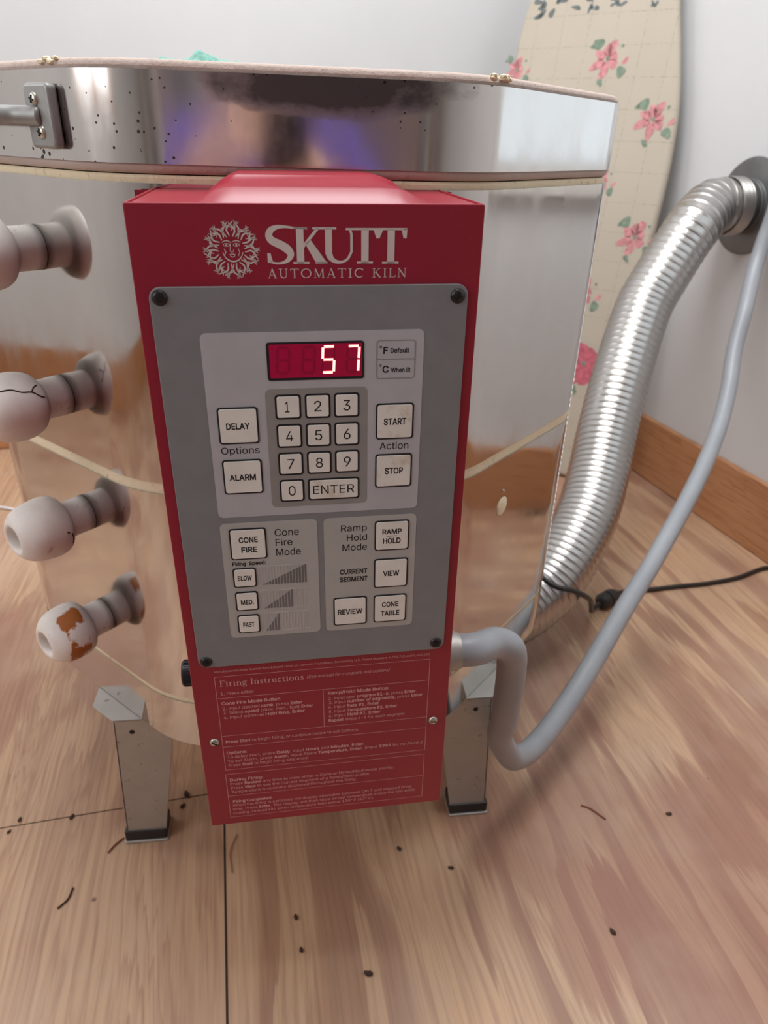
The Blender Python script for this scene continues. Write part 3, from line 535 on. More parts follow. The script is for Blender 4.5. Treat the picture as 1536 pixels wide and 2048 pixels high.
°316;158,283 138,285 119,290 101,298 84,310 70,324 59,340 50,358 45,377 43,397 45,418 50,437 59,455 70,472 84,486 101,497 119,506 138,511 158,513 179,511 198,506 216,497 232,486 246,472 257,455 266,437 271,418 273,397 271,377 266,358 257,340 246,324 232,310 216,298 198,290 179,285;158,334 190,343 213,366 218,376 221,386 222,397 221,409 218,420 213,430 190,453 180,458 170,461 158,462 147,461 136,458 126,453 103,430 98,420 96,409 95,397 103,366 126,343 136,338 147,335""".split('\n'):
    _p = _ln[1:].split(';')
    GLYPHS[_ln[0]] = (int(_p[0]) / 1000, [[tuple(int(c) / 1000 for c in q.split(',')) for q in s.split()] for s in _p[1:]])
GLYPHS[' '] = (0.188, [])
GLYPHS['I'] = (0.185, [[(0.06, 0), (0.06, 0.509), (0.125, 0.509), (0.125, 0)]])
_cache = {}
WIND = 1.0      # outlines run clockwise: the left side of travel is outside
def glyph_mesh(text, bold=0.0, shear=0.0):
    """flat mesh of one line of text: (verts, faces) at a cap height of 0.509"""
    key = (text, bold, shear)
    if key in _cache: return _cache[key]
    vs = []; fs = []; pos = 0.0
    for ch in text:
        adv, outs = GLYPHS[ch]; loops = []
        for o_ in outs:
            n = len(o_); L = []
            for i in range(n):
                a, b, c = o_[i - 1], o_[i], o_[(i + 1) % n]
                d1 = Vector((b[0] - a[0], b[1] - a[1])).normalized(); d2 = Vector((c[0] - b[0], c[1] - b[1])).normalized()
                m_ = Vector((-(d1.y + d2.y), d1.x + d2.x))
                k = bold * WIND / max(0.5, 0.5 * m_.length) / max(m_.length, 1e-6)
                x, y = b[0] + m_.x * k, b[1] + m_.y * k
                L.append(Vector((pos + x + shear * y, y, 0)))
            loops.append(L)
        if loops:                                   # triangulate, keep what the outlines wind round
            P_ = [p.to_2d() for L in loops for p in L]; ed = []; k0 = 0
            for L in loops:
                ed += [(k0 + i, k0 + (i + 1) % len(L)) for i in range(len(L))]; k0 += len(L)
            ov, oe, of = delaunay_2d_cdt(P_, ed, [], 0, 1e-6)[:3]
            def winding(x, y):
                w = 0
                for L in loops:
                    for a, b in zip(L, L[1:] + L[:1]):
                        if (a.y > y) != (b.y > y) and x < (b.x - a.x) * (y - a.y) / (b.y - a.y) + a.x: w += 1 if b.y > a.y else -1
                return w
            base = len(vs); vs += [Vector((p.x, p.y, 0)) for p in ov]
            for t in of:
                q = [ov[i] for i in t]
                if winding(sum(p.x for p in q) / len(q), sum(p.y for p in q) / len(q)): fs.append([base + i for i in t])
        pos += adv
    _cache[key] = (vs, fs); return vs, fs
def put(bm, vs, fs, fx, y):
    nv = [bm.verts.new((fx(v)[0], y, fx(v)[1])) for v in vs]
    for f in fs:
        try: bm.faces.new([nv[i] for i in f])
        except ValueError: pass
def text_fit(bm, text, x0, x1, z0, z1, y, bold=0.0, shear=0.0, ref='cap'):
    """one line fitted between x0..x1; z0 is the baseline and z1 the cap line (mm -> m)"""
    vs, fs = glyph_mesh(text, bold, shear)
    hv, _ = glyph_mesh('H', bold)
    cap = max(v.y for v in hv); a = min(v.x for v in vs); b = max(v.x for v in vs)
    put(bm, vs, fs, lambda v: ((x0 + (v.x - a) / (b - a) * (x1 - x0)) / 1000, (z0 + v.y / cap * (z1 - z0)) / 1000), y)
def advance(text, bold):
    return sum(GLYPHS[c][0] for c in text) + bold
def rich(bm, s, x0, x1, z0, z1, y):
    """*bold* runs inside a line, fitted to x0..x1"""
    runs = [(t, i % 2 == 1) for i, t in enumerate(s.split('*')) if t]
    pos = 0.0; items = []
    for t, bo in runs:
        bold = 0.020 if bo else 0.0
        items.append((pos, glyph_mesh(t, bold))); pos += advance(t, bold)
    cap = max(v.y for v in glyph_mesh('H')[0]); k = (x1 - x0) / pos
    for p, (vs, fs) in items:
        put(bm, vs, fs, lambda v: ((x0 + (p + v.x) * k) / 1000, (z0 + v.y / cap * (z1 - z0)) / 1000), y)
def ribbon(bm, pts, wid, y, fx=lambda p: p, closed=False):
    """flat stroke of varying width through 2-D points"""
    n = len(pts); L = []; R = []
    for i in range(n):
        a = pts[(i - 1) % n] if closed else pts[max(i - 1, 0)]; b = pts[(i + 1) % n] if closed else pts[min(i + 1, n - 1)]
        tx, tz = b[0] - a[0], b[1] - a[1]; d = math.hypot(tx, tz) or 1
        nx, nz = -tz / d, tx / d; w = (wid[i] if isinstance(wid, (list, tuple)) else wid) / 2
        q0 = fx((pts[i][0] + nx * w, pts[i][1] + nz * w)); q1 = fx((pts[i][0] - nx * w, pts[i][1] - nz * w))
        L.append(bm.verts.new((q0[0], y, q0[1]))); R.append(bm.verts.new((q1[0], y, q1[1])))
    for i in range(n if closed else n - 1):
        j = (i + 1) % n; bm.faces.new((L[i], L[j], R[j], R[i]))
def flatpoly(bm, pts, y, fx=lambda p: p):
    vs = [bm.verts.new((fx(p)[0], y, fx(p)[1])) for p in pts]
    f = bm.faces.new(vs); bmesh.ops.triangulate(bm, faces=[f])
def spline2(P, n=8):
    return [(v.x, v.y) for v in smooth_path([(p[0], p[1], 0) for p in P], n)]
def arc(cx, cz, rx, rz, a0, a1, n=14):
    return [(cx + rx * math.cos(math.radians(a0 + (a1 - a0) * i / n)), cz + rz * math.sin(math.radians(a0 + (a1 - a0) * i / n))) for i in range(n + 1)]
# small book face: strokes in a unit box, T thick and t thin
T_, t_ = 0.135, 0.055
SER = {
 'A': (0.74, [([(0.10, 0), (0.37, 1)], t_), ([(0.37, 1), (0.64, 0)], T_), ([(0.2, 0.34), (0.52, 0.34)], t_), ([(0, 0.02), (0.2, 0.02)], t_), ([(0.5, 0.02), (0.74, 0.02)], t_)]),
 'U': (0.76, [(([(0.16, 1), (0.16, 0.3)] + arc(0.38, 0.28, 0.22, 0.25, 180, 360, 10) + [(0.60, 1)]), [T_] * 2 + [T_ - 0.007 * i for i in range(11)] + [t_]), ([(0, 0.98), (0.3, 0.98)], t_), ([(0.5, 0.98), (0.72, 0.98)], t_)]),
 'T': (0.70, [([(0.35, 0), (0.35, 1)], T_), ([(0.03, 0.97), (0.67, 0.97)], t_), ([(0.03, 0.97), (0.03, 0.78)], t_), ([(0.67, 0.97), (0.67, 0.78)], t_), ([(0.22, 0.02), (0.48, 0.02)], t_)]),
 'O': (0.86, [(arc(0.43, 0.5, 0.37, 0.47, 0, 360, 24)[:-1], [0.06 + 0.07 * abs(math.cos(math.radians(15 * i))) for i in range(24)], True)]),
 'M': (0.92, [([(0.14, 0), (0.16, 1)], t_), ([(0.16, 1), (0.46, 0.05)], T_), ([(0.46, 0.05), (0.76, 1)], t_), ([(0.76, 1), (0.79, 0)], T_), ([(0.02, 0.02), (0.26, 0.02)], t_), ([(0.66, 0.02), (0.92, 0.02)], t_)]),
 'I': (0.36, [([(0.18, 0), (0.18, 1)], T_), ([(0.03, 0.02), (0.33, 0.02)], t_), ([(0.03, 0.98), (0.33, 0.98)], t_)]),
 'C': (0.74, [(arc(0.42, 0.5, 0.36, 0.47, 40, 320, 20), [0.06 + 0.07 * abs(math.sin(math.pi * i / 20)) for i in range(21)]), ([(0.70, 0.97), (0.70, 0.74)], t_)]),
 'K': (0.78, [([(0.16, 0), (0.16, 1)], T_), ([(0.18, 0.45), (0.62, 0.98)], t_), ([(0.32, 0.58), (0.68, 0.02)], T_), ([(0.02, 0.02), (0.3, 0.02)], t_), ([(0.02, 0.98), (0.3, 0.98)], t_), ([(0.5, 0.98), (0.74, 0.98)], t_), ([(0.56, 0.02), (0.8, 0.02)], t_)]),
 'L': (0.62, [([(0.16, 0), (0.16, 1)], T_), ([(0.02, 0.02), (0.58, 0.02)], t_), ([(0.58, 0.02), (0.60, 0.24)], t_), ([(0.02, 0.98), (0.3, 0.98)], t_)]),
 'N': (0.82, [([(0.14, 0), (0.14, 1)], t_), ([(0.12, 1), (0.68, 0)], T_), ([(0.68, 0), (0.68, 1)], t_), ([(0.02, 0.02), (0.26, 0.02)], t_), ([(0.56, 0.98), (0.8, 0.98)], t_), ([(0, 0.98), (0.16, 0.98)], t_)]),
 'F': (0.62, [([(0.16, 0), (0.16, 1)], T_), ([(0.02, 0.97), (0.56, 0.97)], t_), ([(0.56, 0.97), (0.57, 0.78)], t_), ([(0.16, 0.5), (0.44, 0.5)], t_), ([(0.02, 0.02), (0.32, 0.02)], t_)]),
 'i': (0.32, [([(0.16, 0), (0.16, 0.66)], T_), ([(0.03, 0.02), (0.30, 0.02)], t_), ([(0.03, 0.63), (0.16, 0.66)], t_), ([(0.13, 0.86), (0.19, 0.86)], 0.13)]),
 'r': (0.42, [([(0.14, 0), (0.14, 0.66)], T_), ([(0.14, 0.48), (0.24, 0.62), (0.38, 0.62)], [t_, t_, T_]), ([(0.02, 0.02), (0.29, 0.02)], t_), ([(0.02, 0.63), (0.14, 0.66)], t_)]),
 'n': (0.60, [([(0.14, 0), (0.14, 0.66)], T_), ([(0.14, 0.46), (0.24, 0.62), (0.38, 0.64), (0.46, 0.5), (0.46, 0)], [t_, t_, 0.09, T_, T_]), ([(0.02, 0.02), (0.26, 0.02)], t_), ([(0.34, 0.02), (0.58, 0.02)], t_), ([(0.02, 0.63), (0.14, 0.66)], t_)]),
 'u': (0.60, [([(0.14, 0.66), (0.14, 0.2), (0.22, 0.04), (0.34, 0.06), (0.46, 0.2)], [T_, T_, 0.09, t_, t_]), ([(0.46, 0.66), (0.46, 0)], T_), ([(0.02, 0.64), (0.14, 0.64)], t_), ([(0.34, 0.64), (0.46, 0.64)], t_), ([(0.46, 0.02), (0.58, 0.02)], t_)]),
 'g': (0.56, [(arc(0.25, 0.44, 0.19, 0.2, 0, 360, 16)[:-1], 0.09, True), (arc(0.26, -0.12, 0.22, 0.15, 0, 360, 16)[:-1], 0.075, True), ([(0.16, 0.26), (0.12, 0.12), (0.3, 0.06)], 0.08), ([(0.40, 0.58), (0.54, 0.62)], 0.07)]),
 's': (0.42, [([(0.36, 0.54), (0.28, 0.64), (0.14, 0.6), (0.10, 0.48), (0.22, 0.36), (0.34, 0.26), (0.34, 0.10), (0.20, 0.02), (0.06, 0.10)], [0.05, 0.06, 0.09, 0.11, 0.12, 0.12, 0.1, 0.06, 0.06])]),
 't': (0.38, [([(0.16, 0.86), (0.16, 0.14), (0.24, 0.03), (0.36, 0.08)], [0.06, T_, 0.09, 0.05]), ([(0.02, 0.62), (0.34, 0.62)], t_)]),
 'c': (0.48, [(arc(0.27, 0.33, 0.21, 0.31, 50, 320, 14), [0.06 + 0.07 * abs(math.sin(math.pi * i / 14)) for i in range(15)])]),
 'o': (0.56, [(arc(0.28, 0.33, 0.22, 0.31, 0, 360, 18)[:-1], [0.055 + 0.07 * abs(math.cos(math.radians(20 * i))) for i in range(18)], True)]),
}
def serif(bm, s, x0, x1, z0, z1, y, gap=0.10, space=0.34, lift=0.0):
    pos = 0.0; it = []
    for ch in s:
        if ch == ' ': pos += space; continue
        it.append((pos, ch)); pos += SER[ch][0] + gap
    tot = pos - gap; k = (x1 - x0) / tot; h = (z1 - z0)
    for p, ch in it:
        for i, st in enumerate(SER[ch][1]):
            pts, w = st[0], st[1]; closed = len(st) > 2
            wid = [q * h for q in w] if isinstance(w, list) else w * h
            P = [((x0 + (p + q[0]) * k), (z0 + q[1] * h)) for q in pts]
            ribbon(bm, P, wid, y, lambda q: (q[0] / 1000, q[1] / 1000), closed)

# ================================================================== THE ROOM
def wall_piece(bm, a0, a1, b0, b1, z0, z1):
    box(bm, a0, a1, b0, b1, z0, z1, Matrix.Rotation(ROOM_ROT, 4, 'Z'))
bm = BM(); wall_piece(bm, WL, WR, WF, WB, -0.04, 0.0); struct('floor', bm, M['ply'])
def holed(name, u0, u1, *ws):
    bm = BM(); p = WF - 0.1
    for w in ws:
        for b0, b1, z0, z1 in ((p, w[0], -0.04, WH), (w[0], w[1], -0.04, w[2]), (w[0], w[1], w[3], WH)): wall_piece(bm, u0, u1, b0, b1, z0, z1)
        p = w[1]
    wall_piece(bm, u0, u1, p, WB + 0.1, -0.04, WH); struct(name, bm, M['wall'])
holed('wall_right', WR, WR + 0.1, WINS['right']); holed('wall_left', WL - 0.1, WL, WINS['left_fill'], WINS['left_back'])
bm = BM(); wall_piece(bm, WL, WR, WF - 0.1, WF, -0.04, WH); struct('wall_front', bm, M['panel'])
bm = BM(); wall_piece(bm, WL - 0.1, WR, WB, WB + 0.1, -0.04, WH); struct('wall_back', bm, M['wall'])
bm = BM()
a0, a1, b0, b1 = SKY
wall_piece(bm, WL - 0.1, a0, WF - 0.1, WB + 0.1, WH, WH + 0.08); wall_piece(bm, a1, WR + 0.1, WF - 0.1, WB + 0.1, WH, WH + 0.08)
wall_piece(bm, a0, a1, WF - 0.1, b0, WH, WH + 0.08); wall_piece(bm, a0, a1, b1, WB + 0.1, WH, WH + 0.08)
struct('ceiling', bm, M['ceiling'])
# window frames
def window(name, wall):
    w = WINS[wall]; bm = BM(); t = 0.05
    def bar(s0, s1, z0, z1):
        if wall != 'right': wall_piece(bm, WL - 0.07, WL + 0.02, s0, s1, z0, z1)
        else: wall_piece(bm, WR - 0.02, WR + 0.07, s0, s1, z0, z1)
    bar(w[0] - t, w[0], w[2] - t, w[3] + t); bar(w[1], w[1] + t, w[2] - t, w[3] + t)
    bar(w[0], w[1], w[2] - t, w[2]); bar(w[0], w[1], w[3], w[3] + t)
    if wall != 'right': mid = (w[0] + w[1]) / 2; bar(mid - 0.02, mid + 0.02, w[2], w[3])
    struct(name, bm, M['ceiling'] if wall == 'right' else M['trim'])
window('window_1', 'left_back'); window('window_2', 'right'); window('fill_window', 'left_fill')
# baseboards
BB = 0.015
bm = BM(); wall_piece(bm, WR - BB, WR - 0.0005, WF + 0.01, WB - BB, 0.0005, 0.148); struct('baseboard_right', bm, M['pine'], bevel=0.003)
bm = BM(); wall_piece(bm, WL + BB, WR - BB, WB - BB, WB - 0.0005, 0.0005, 0.148); struct('baseboard_back', bm, M['pine'], bevel=0.003)
bm = BM(); wall_piece(bm, WL + 0.0005, WL + BB, WF + 0.01, WB - BB, 0.0005, 0.148); struct('baseboard_left', bm, M['pine'], bevel=0.003)
# joints between the plywood sheets
bm = BM()
def seam(p, q, wd):
    p = Vector((*p, 0)); q = Vector((*q, 0)); t = (q - p).normalized(); s = Vector((-t.y, t.x, 0)) * wd / 2
    vs = [bm.verts.new(v + Vector((0, 0, 0.0004))) for v in (p - s, q - s, q + s, p + s)]
    vt = [bm.verts.new(v + Vector((0, 0, 0.0001))) for v in (p - s, q - s, q + s, p + s)]
    bm.faces.new(vs); bm.faces.new(vt[::-1])
    for i in range(4): bm.faces.new((vt[i], vt[(i + 1) % 4], vs[(i + 1) % 4], vs[i]))
seam((-0.108, -0.197), (-0.060, -0.75), 0.0022)
seam((-0.90, -0.285), (-0.108, -0.197), 0.0011)
struct('trim_1', bm, M['seam'])

# ================================================================== THE KILN
A = 0.3055
Z_SLAB, Z_SLABTOP, Z_R2, Z_MID, Z_R1, Z_TOP, Z_BRICK, Z_LID0, Z_LID1, Z_LIDTOP = 0.187, 0.2416, 0.2478, 0.4672, 0.4776, 0.7005, 0.7056, 0.7122, 0.7655, 0.7715
kiln = empty('kiln', (0, 0, Z_SLAB), 'stainless octagonal pottery kiln with red front controller on sheet metal legs', 'kiln')
def K(name, bm, mat, **kw):
    bm.transform(Matrix.Translation((0, 0, -Z_SLAB))); return obj(name, bm, mat, kiln, **kw)
bm = BM(); prism(bm, octagon(A - 0.0012), Z_SLAB + 0.001, Z_BRICK, 'xy'); autosmooth(K('firebrick_body', bm, M['cream'], bevel=0.002))
for nm, z0, z1 in (('slab_jacket', Z_SLAB, Z_SLABTOP), ('lower_jacket', Z_R2, Z_MID), ('upper_jacket', Z_R1, Z_TOP)):
    bm = BM(); shell(bm, octagon(A), z0, z1, 0.0011); autosmooth(K(nm, bm, M['steel']))
# lid
lid_bm = BM(); prism(lid_bm, octagon(A + 0.0002), Z_BRICK + 0.0006, Z_LIDTOP, 'xy')
lid = K('lid', lid_bm, M['lidbrick'], bevel=0.004, segs=3, label='brick lid slab with chipped rim'); autosmooth(lid)
bm = BM(); shell(bm, octagon(A + 0.0016), Z_LID0, Z_LID1, 0.0013); bm.transform(Matrix.Translation((0, 0, -Z_SLAB)))
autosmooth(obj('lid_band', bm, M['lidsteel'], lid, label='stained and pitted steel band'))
# chips where the coating broke off the rim
for cx, cz, n in ((-0.152, 0.7705, 9), (0.142, 0.7710, 10)):
    bm = BM()
    for i in range(n):
        x = cx + random.uniform(-0.010, 0.010)
        y = -A + 0.001 if abs(x) < 0.1265 else -(math.sqrt(2) * A - abs(x)) + 0.001
        r = random.uniform(0.0015, 0.0032)
        bmesh.ops.create_icosphere(bm, subdivisions=1, radius=r, matrix=Matrix.Translation((x, y, cz - Z_SLAB + random.uniform(-0.002, 0.0006))) @ Matrix.Diagonal((1.4, 1.0, 0.7, 1)))
    obj('rim_chip', bm, M['cream'], lid)
# lid handle: pads and bar on the left facet
LN = Vector((-1, -1, 0)).normalized(); LT = Vector((1, -1, 0)).normalized()    # facet normal and tangent (towards the front)
def facet(s, z, out=0.0, a=A): return LN * (a + out) + LT * s + Vector((0, 0, z))
FM = Matrix(((LT.x, LN.x * -1, 0, 0), (LT.y, LN.y * -1, 0, 0), (0, 0, 1, 0), (0, 0, 0, 1)))   # local x along the facet, -y outward
FL = Matrix.Translation(LN * (A + 0.0016)) @ FM
def tolid(bm): bm.transform(Matrix.Translation((0, 0, -Z_SLAB)))
handle = empty('lid_handle', (0, 0, 0), parent=lid)
HB = BM()
for sgn, s0 in ((1, 0.0775), (-1, -0.0775)):
    pts = [(0.0 - 0.0145 * 1, 0), ]
    prism(HB, rrect(s0 - 0.0155, s0 + 0.0155, 0.7188, 0.7572, 0.004), -0.0075, -0.0002)
bar = smooth_path([(0.079, -0.005, 0.738), (0.060, -0.012, 0.738), (0.045, -0.024, 0.738), (0.02, -0.030, 0.738), (-0.02, -0.030, 0.738), (-0.045, -0.024, 0.738), (-0.060, -0.012, 0.738), (-0.079, -0.005, 0.738)], 8)
tube(HB, bar, 0.0062, 14)
bpy.data.objects.remove(handle)
HB.transform(FL); tolid(HB)
handle = obj('handle', HB, M['cast'], lid, bevel=0.002, label='weathered grey metal lid handle'); autosmooth(handle, 50)
for s, z in ((0.0755, 0.7478), (0.0785, 0.7285)):
    bm = BM(); lathe(bm, [(0, 0.0022), (0.0028, 0.0018), (0.0042, 0.0006), (0.0042, -0.001)], 20, Matrix.Rotation(math.radians(90), 4, 'X'))
    bm.transform(Matrix.Translation((s, -0.0076, z))); bm.transform(FL); tolid(bm)
    o = obj('handle_screw', bm, M['zinc'], lid, smooth=True)
    bm = BM()
    for a in (0.3, 0.3 + math.pi / 2):
        box(bm, -0.0024, 0.0024, -0.0001, 0.0006, -0.0005, 0.0005, Matrix.Translation((s, -0.0100, z)) @ Matrix.Rotation(a, 4, 'Y'))
    bm.transform(FL); tolid(bm); obj('screw_recess', bm, M['slot'], lid)
# peephole in the right facet of the lower ring
bm = BM(); RN = Vector((1, -1, 0)).normalized()
P = Vector((0.1948, -0.2372, 0.414)); P = P + RN * (A - P.dot(RN))
lathe(bm, [(0, 0.0012), (0.0085, 0.0010), (0.0100, 0.0002), (0.0100, -0.002)], 28, align(P, RN)); K('peephole', bm, M['cream'], smooth=True, label='small round peephole in the lower jacket')
bm = BM(); lathe(bm, [(0, 0.0012), (0.0018, 0.0006), (0.0018, -0.001)], 14, align(P + Vector((0.0, 0.0, 0.0165)) , RN)); K('jacket_rivet', bm, M['zinc'], smooth=True)
# band clamp screws at the right edge
for z in (0.315, 0.352, 0.262):
    bm = BM(); lathe(bm, [(0, 0.004), (0.003, 0.003), (0.003, -0.001)], 12, align((A, -0.09, z), (1, -0.2, 0))); K('band_screw', bm, M['blackplastic'], smooth=True)

# ---- control box on the front facet
BXM = Matrix(((0.9996, -0.026, -0.0133, 0.0066), (0.026, 0.9997, -0.0037, -0.4234), (0.0134, 0.0033, 0.9999, 0.6992), (0, 0, 0, 1)))
cb_bm = BM()
W2, HH, DD = 0.0974, 0.4795, 0.118
# front sheet, side sheets, top sheet and bottom sheet of the housing
prism(cb_bm, rrect(-W2, W2, -HH, 0.0, 0.0012, 2), 0.0, 0.0016)
box(cb_bm, -W2, -W2 + 0.0016, 0.0016, DD + 0.03, -HH + 0.07, 0)
box(cb_bm, W2 - 0.0016, W2, 0.0016, DD + 0.03, -HH + 0.07, 0)
box(cb_bm, -W2 + 0.0016, W2 - 0.0016, 0.0016, DD, -0.0025, -0.0009)
box(cb_bm, -W2 + 0.0016, W2 - 0.0016, 0.0016, DD, -HH + 0.075, -HH + 0.0766)
cbox = obj('control_box', cb_bm, M['red'], kiln, bevel=0.0006, label='tall red enamelled controller housing')
cbox.matrix_world = Matrix.Translation((0, 0, -Z_SLAB)) @ BXM
def C(name, bm, mat, **kw): return obj(name, bm, mat, cbox, **kw)
# pressed hump on top of the housing
bm = BM()
prof = [(0.002, 0.0), (0.012, 0.0075), (0.016, 0.0082), (0.055, 0.0088), (0.060, 0.0118), (DD, 0.0122)]
xs = []
def hump_row(y, h):
    e = 0.030 - 0.10 * y * 0.2
    q = [(-0.064 + 0.04 * y, 0), (-0.058 + 0.04 * y, 0.35), (-0.052 + 0.04 * y, 0.75), (-0.046 + 0.03 * y, 0.95), (-0.040, 1), (0.040, 1), (0.050 - 0.03 * y, 0.95), (0.056 - 0.04 * y, 0.78), (0.062 - 0.04 * y, 0.4), (0.070 - 0.04 * y, 0)]
    return [bm.verts.new((x, y, -0.0009 + h * k)) for x, k in q]
rows = [hump_row(y, h) for y, h in prof]
for Ra, Rb in zip(rows, rows[1:]):
    for i in range(len(Ra) - 1): bm.faces.new((Ra[i], Ra[i + 1], Rb[i + 1], Rb[i]))
bm.faces.new(rows[-1])
autosmooth(C('top_hump', bm, M['red']), 30)
# mounting flange behind the housing, against the kiln
bm = BM(); box(bm, -W2 - 0.012, W2 + 0.008, DD - 0.002, DD - 0.0004, -0.30, -0.0015); C('mounting_flange', bm, M['red'])
# grey keypad plate
bm = BM(); prism(bm, rrect(-0.0902, 0.0905, -0.3098, -0.0425, 0.0065, 6), -0.0020, 0.0); C('keypad_plate', bm, M['plate'], bevel=0.0005, label='grey keypad plate with printed fields')
def flat(name, pts, mat, y0=-0.0022, y1=-0.0019, **kw):
    bm = BM(); prism(bm, [(x / 1000, z / 1000) for x, z in pts], y0, y1); return C(name, bm, mat, **kw)
flat('printed_field', rrect(-65.2, 65.4, -187.5, -68.1, 3.5), M['field'])
flat('printed_field', rrect(-65.2, -1.8, -284.5, -191.9, 3.5), M['field2'])
flat('printed_field', rrect(2.4, 65.3, -284.6, -192.1, 3.5), M['field2'])
flat('number_pad_field', rrect(-30.5, 31.2, -181.5, -102.2, 3.2), M['padgrey'], -0.0024, -0.0021)
# display
flat('display_bezel', rrect(-28.2, 29.2, -97.0, -74.1, 1.6), M['ink'], -0.0025, -0.0021)
flat('display_window', rrect(-26.6, 27.9, -95.4, -75.3, 0.8), M['displayglass'], -0.00262, -0.00245, label='red display window')
def segs7(x0, x1, z0, z1, sl, on):
    zm = (z0 + z1) / 2; g = 0.55
    def sh(x, z): return (x + sl * (z - z0) / (z1 - z0), z)
    S = {'a': [(x0 + g, z1), (x1 - g, z1)], 'g': [(x0 + g, zm), (x1 - g, zm)], 'd': [(x0 + g, z0), (x1 - g, z0)],
         'f': [(x0, zm + g), (x0, z1 - g)], 'b': [(x1, zm + g), (x1, z1 - g)], 'e': [(x0, z0 + g), (x0, zm - g)], 'c': [(x1, z0 + g), (x1, zm - g)]}
    return [(k in on, [sh(*p) for p in v]) for k, v in S.items()]
gh = BM()
for x0, on in ((-22.6, ''), (-7.6, ''), (4.0, 'afgcd'), (18.6, 'abc')):
    lit = BM()
    for k, P in segs7(x0, x0 + 6.9, -92.6, -77.1, 0.9, on):
        ribbon(lit if k else gh, P, 1.55 if k else 1.5, -0.00272 if k else -0.00268, lambda q: (q[0] / 1000, q[1] / 1000))
    if on: C('lit_digit', lit, M['lit'], label='glowing red digit ' + ('5' if x0 < 10 else '7'))
    else: lit.free()
C('unlit_segments', gh, M['ghost'])
# keys: black surround, white face, legend
def key(x0, x1, z0, z1, legends, wd=1.15, r=2.0):
    bm = BM(); prism(bm, [(x / 1000, z / 1000) for x, z in rrect(x0, x1, z0, z1, r)], -0.0026, -0.0022)
    C('key_outline', bm, M['ink'])
    bm = BM(); prism(bm, [(x / 1000, z / 1000) for x, z in rrect(x0 + wd, x1 - wd, z0 + wd, z1 - wd, r - wd * 0.6)], -0.0030, -0.0024)
    C('key', bm, M['wornkey' if legends[0][0] in ('START', 'STOP', 'ENTER') else 'key'], bevel=0.0002, label='white membrane key ' + ' '.join(l[0] for l in legends).lower())
    bm = BM()
    for l in legends: text_fit(bm, *l[:5], -0.00306, l[5])
    C('key_legend', bm, M['ink'])
cols = [(-25.0, -9.3), (-7.0, 8.6), (10.7, 26.4)]
rowz = [(-121.4, -105.7), (-140.2, -124.6), (-159.0, -143.4)]
for i in range(9):
    (x0, x1), (z0, z1) = cols[i % 3], rowz[i // 3]; cx = (x0 + x1) / 2; cz = (z0 + z1) / 2
    w_ = 2.6 if i == 0 else 4.4
    key(x0, x1, z0, z1, [(str(i + 1), cx - w_ / 2 - (0.6 if i == 0 else 0), cx + w_ / 2 - (0.6 if i == 0 else 0), cz - 3.3, cz + 3.4, 0.0)])
key(-25.0, -9.3, -177.9, -162.2, [('0', -19.4, -15.0, -173.4, -166.5, 0.0)])
key(-7.0, 26.4, -177.9, -162.4, [('ENTER', -3.8, 23.0, -173.2, -167.3, 0.0)])
BO = 0.022
for t, x0, x1, z0, z1, tx0, tx1, tz0, tz1 in (('DELAY', -59.8, -35.5, -136.3, -112.7, -55.0, -40.8, -126.5, -122.5), ('ALARM', -59.7, -35.2, -170.6, -146.9, -55.9, -39.5, -160.9, -156.8),
        ('START', 36.8, 60.7, -137.2, -113.4, 41.6, 55.9, -127.3, -123.1), ('STOP', 36.6, 60.7, -171.1, -147.4, 42.8, 54.8, -161.2, -156.9),
        ('VIEW', 36.6, 60.6, -250.0, -226.2, 42.9, 54.5, -240.2, -235.9), ('REVIEW', 7.8, 31.8, -280.2, -256.2, 10.9, 28.5, -270.5, -266.2),
        ('SLOW', -59.8, -44.1, -241.9, -226.4, -56.8, -47.3, -236.0, -232.2), ('MED.', -59.7, -44.1, -261.4, -245.6, -56.1, -47.4, -255.8, -252.0), ('FAST', -59.7, -44.2, -280.6, -265.0, -56.0, -48.2, -275.0, -271.1)):
    key(x0, x1, z0, z1, [(t, tx0, tx1, tz0, tz1, BO)], 1.0)
key(-59.8, -35.7, -219.7, -196.0, [('CONE', -53.8, -41.4, -206.4, -202.3, BO), ('FIRE', -52.6, -42.3, -213.9, -209.8, BO)], 1.0)
key(36.8, 60.6, -219.5, -196.1, [('RAMP', 42.0, 55.3, -206.3, -202.5, BO), ('HOLD', 42.5, 54.7, -213.7, -209.5, BO)], 1.0)
key(36.6, 60.5, -280.1, -256.4, [('CONE', 42.6, 54.5, -266.5, -262.4, BO), ('TABLE', 41.9, 55.4, -274.2, -270.0, BO)], 1.0)
bm = BM(); ribbon(bm, [(45.0, -207.9), (52.0, -207.9)], 0.5, -0.00306, lambda q: (q[0] / 1000, q[1] / 1000)); C('key_legend', bm, M['ink'])
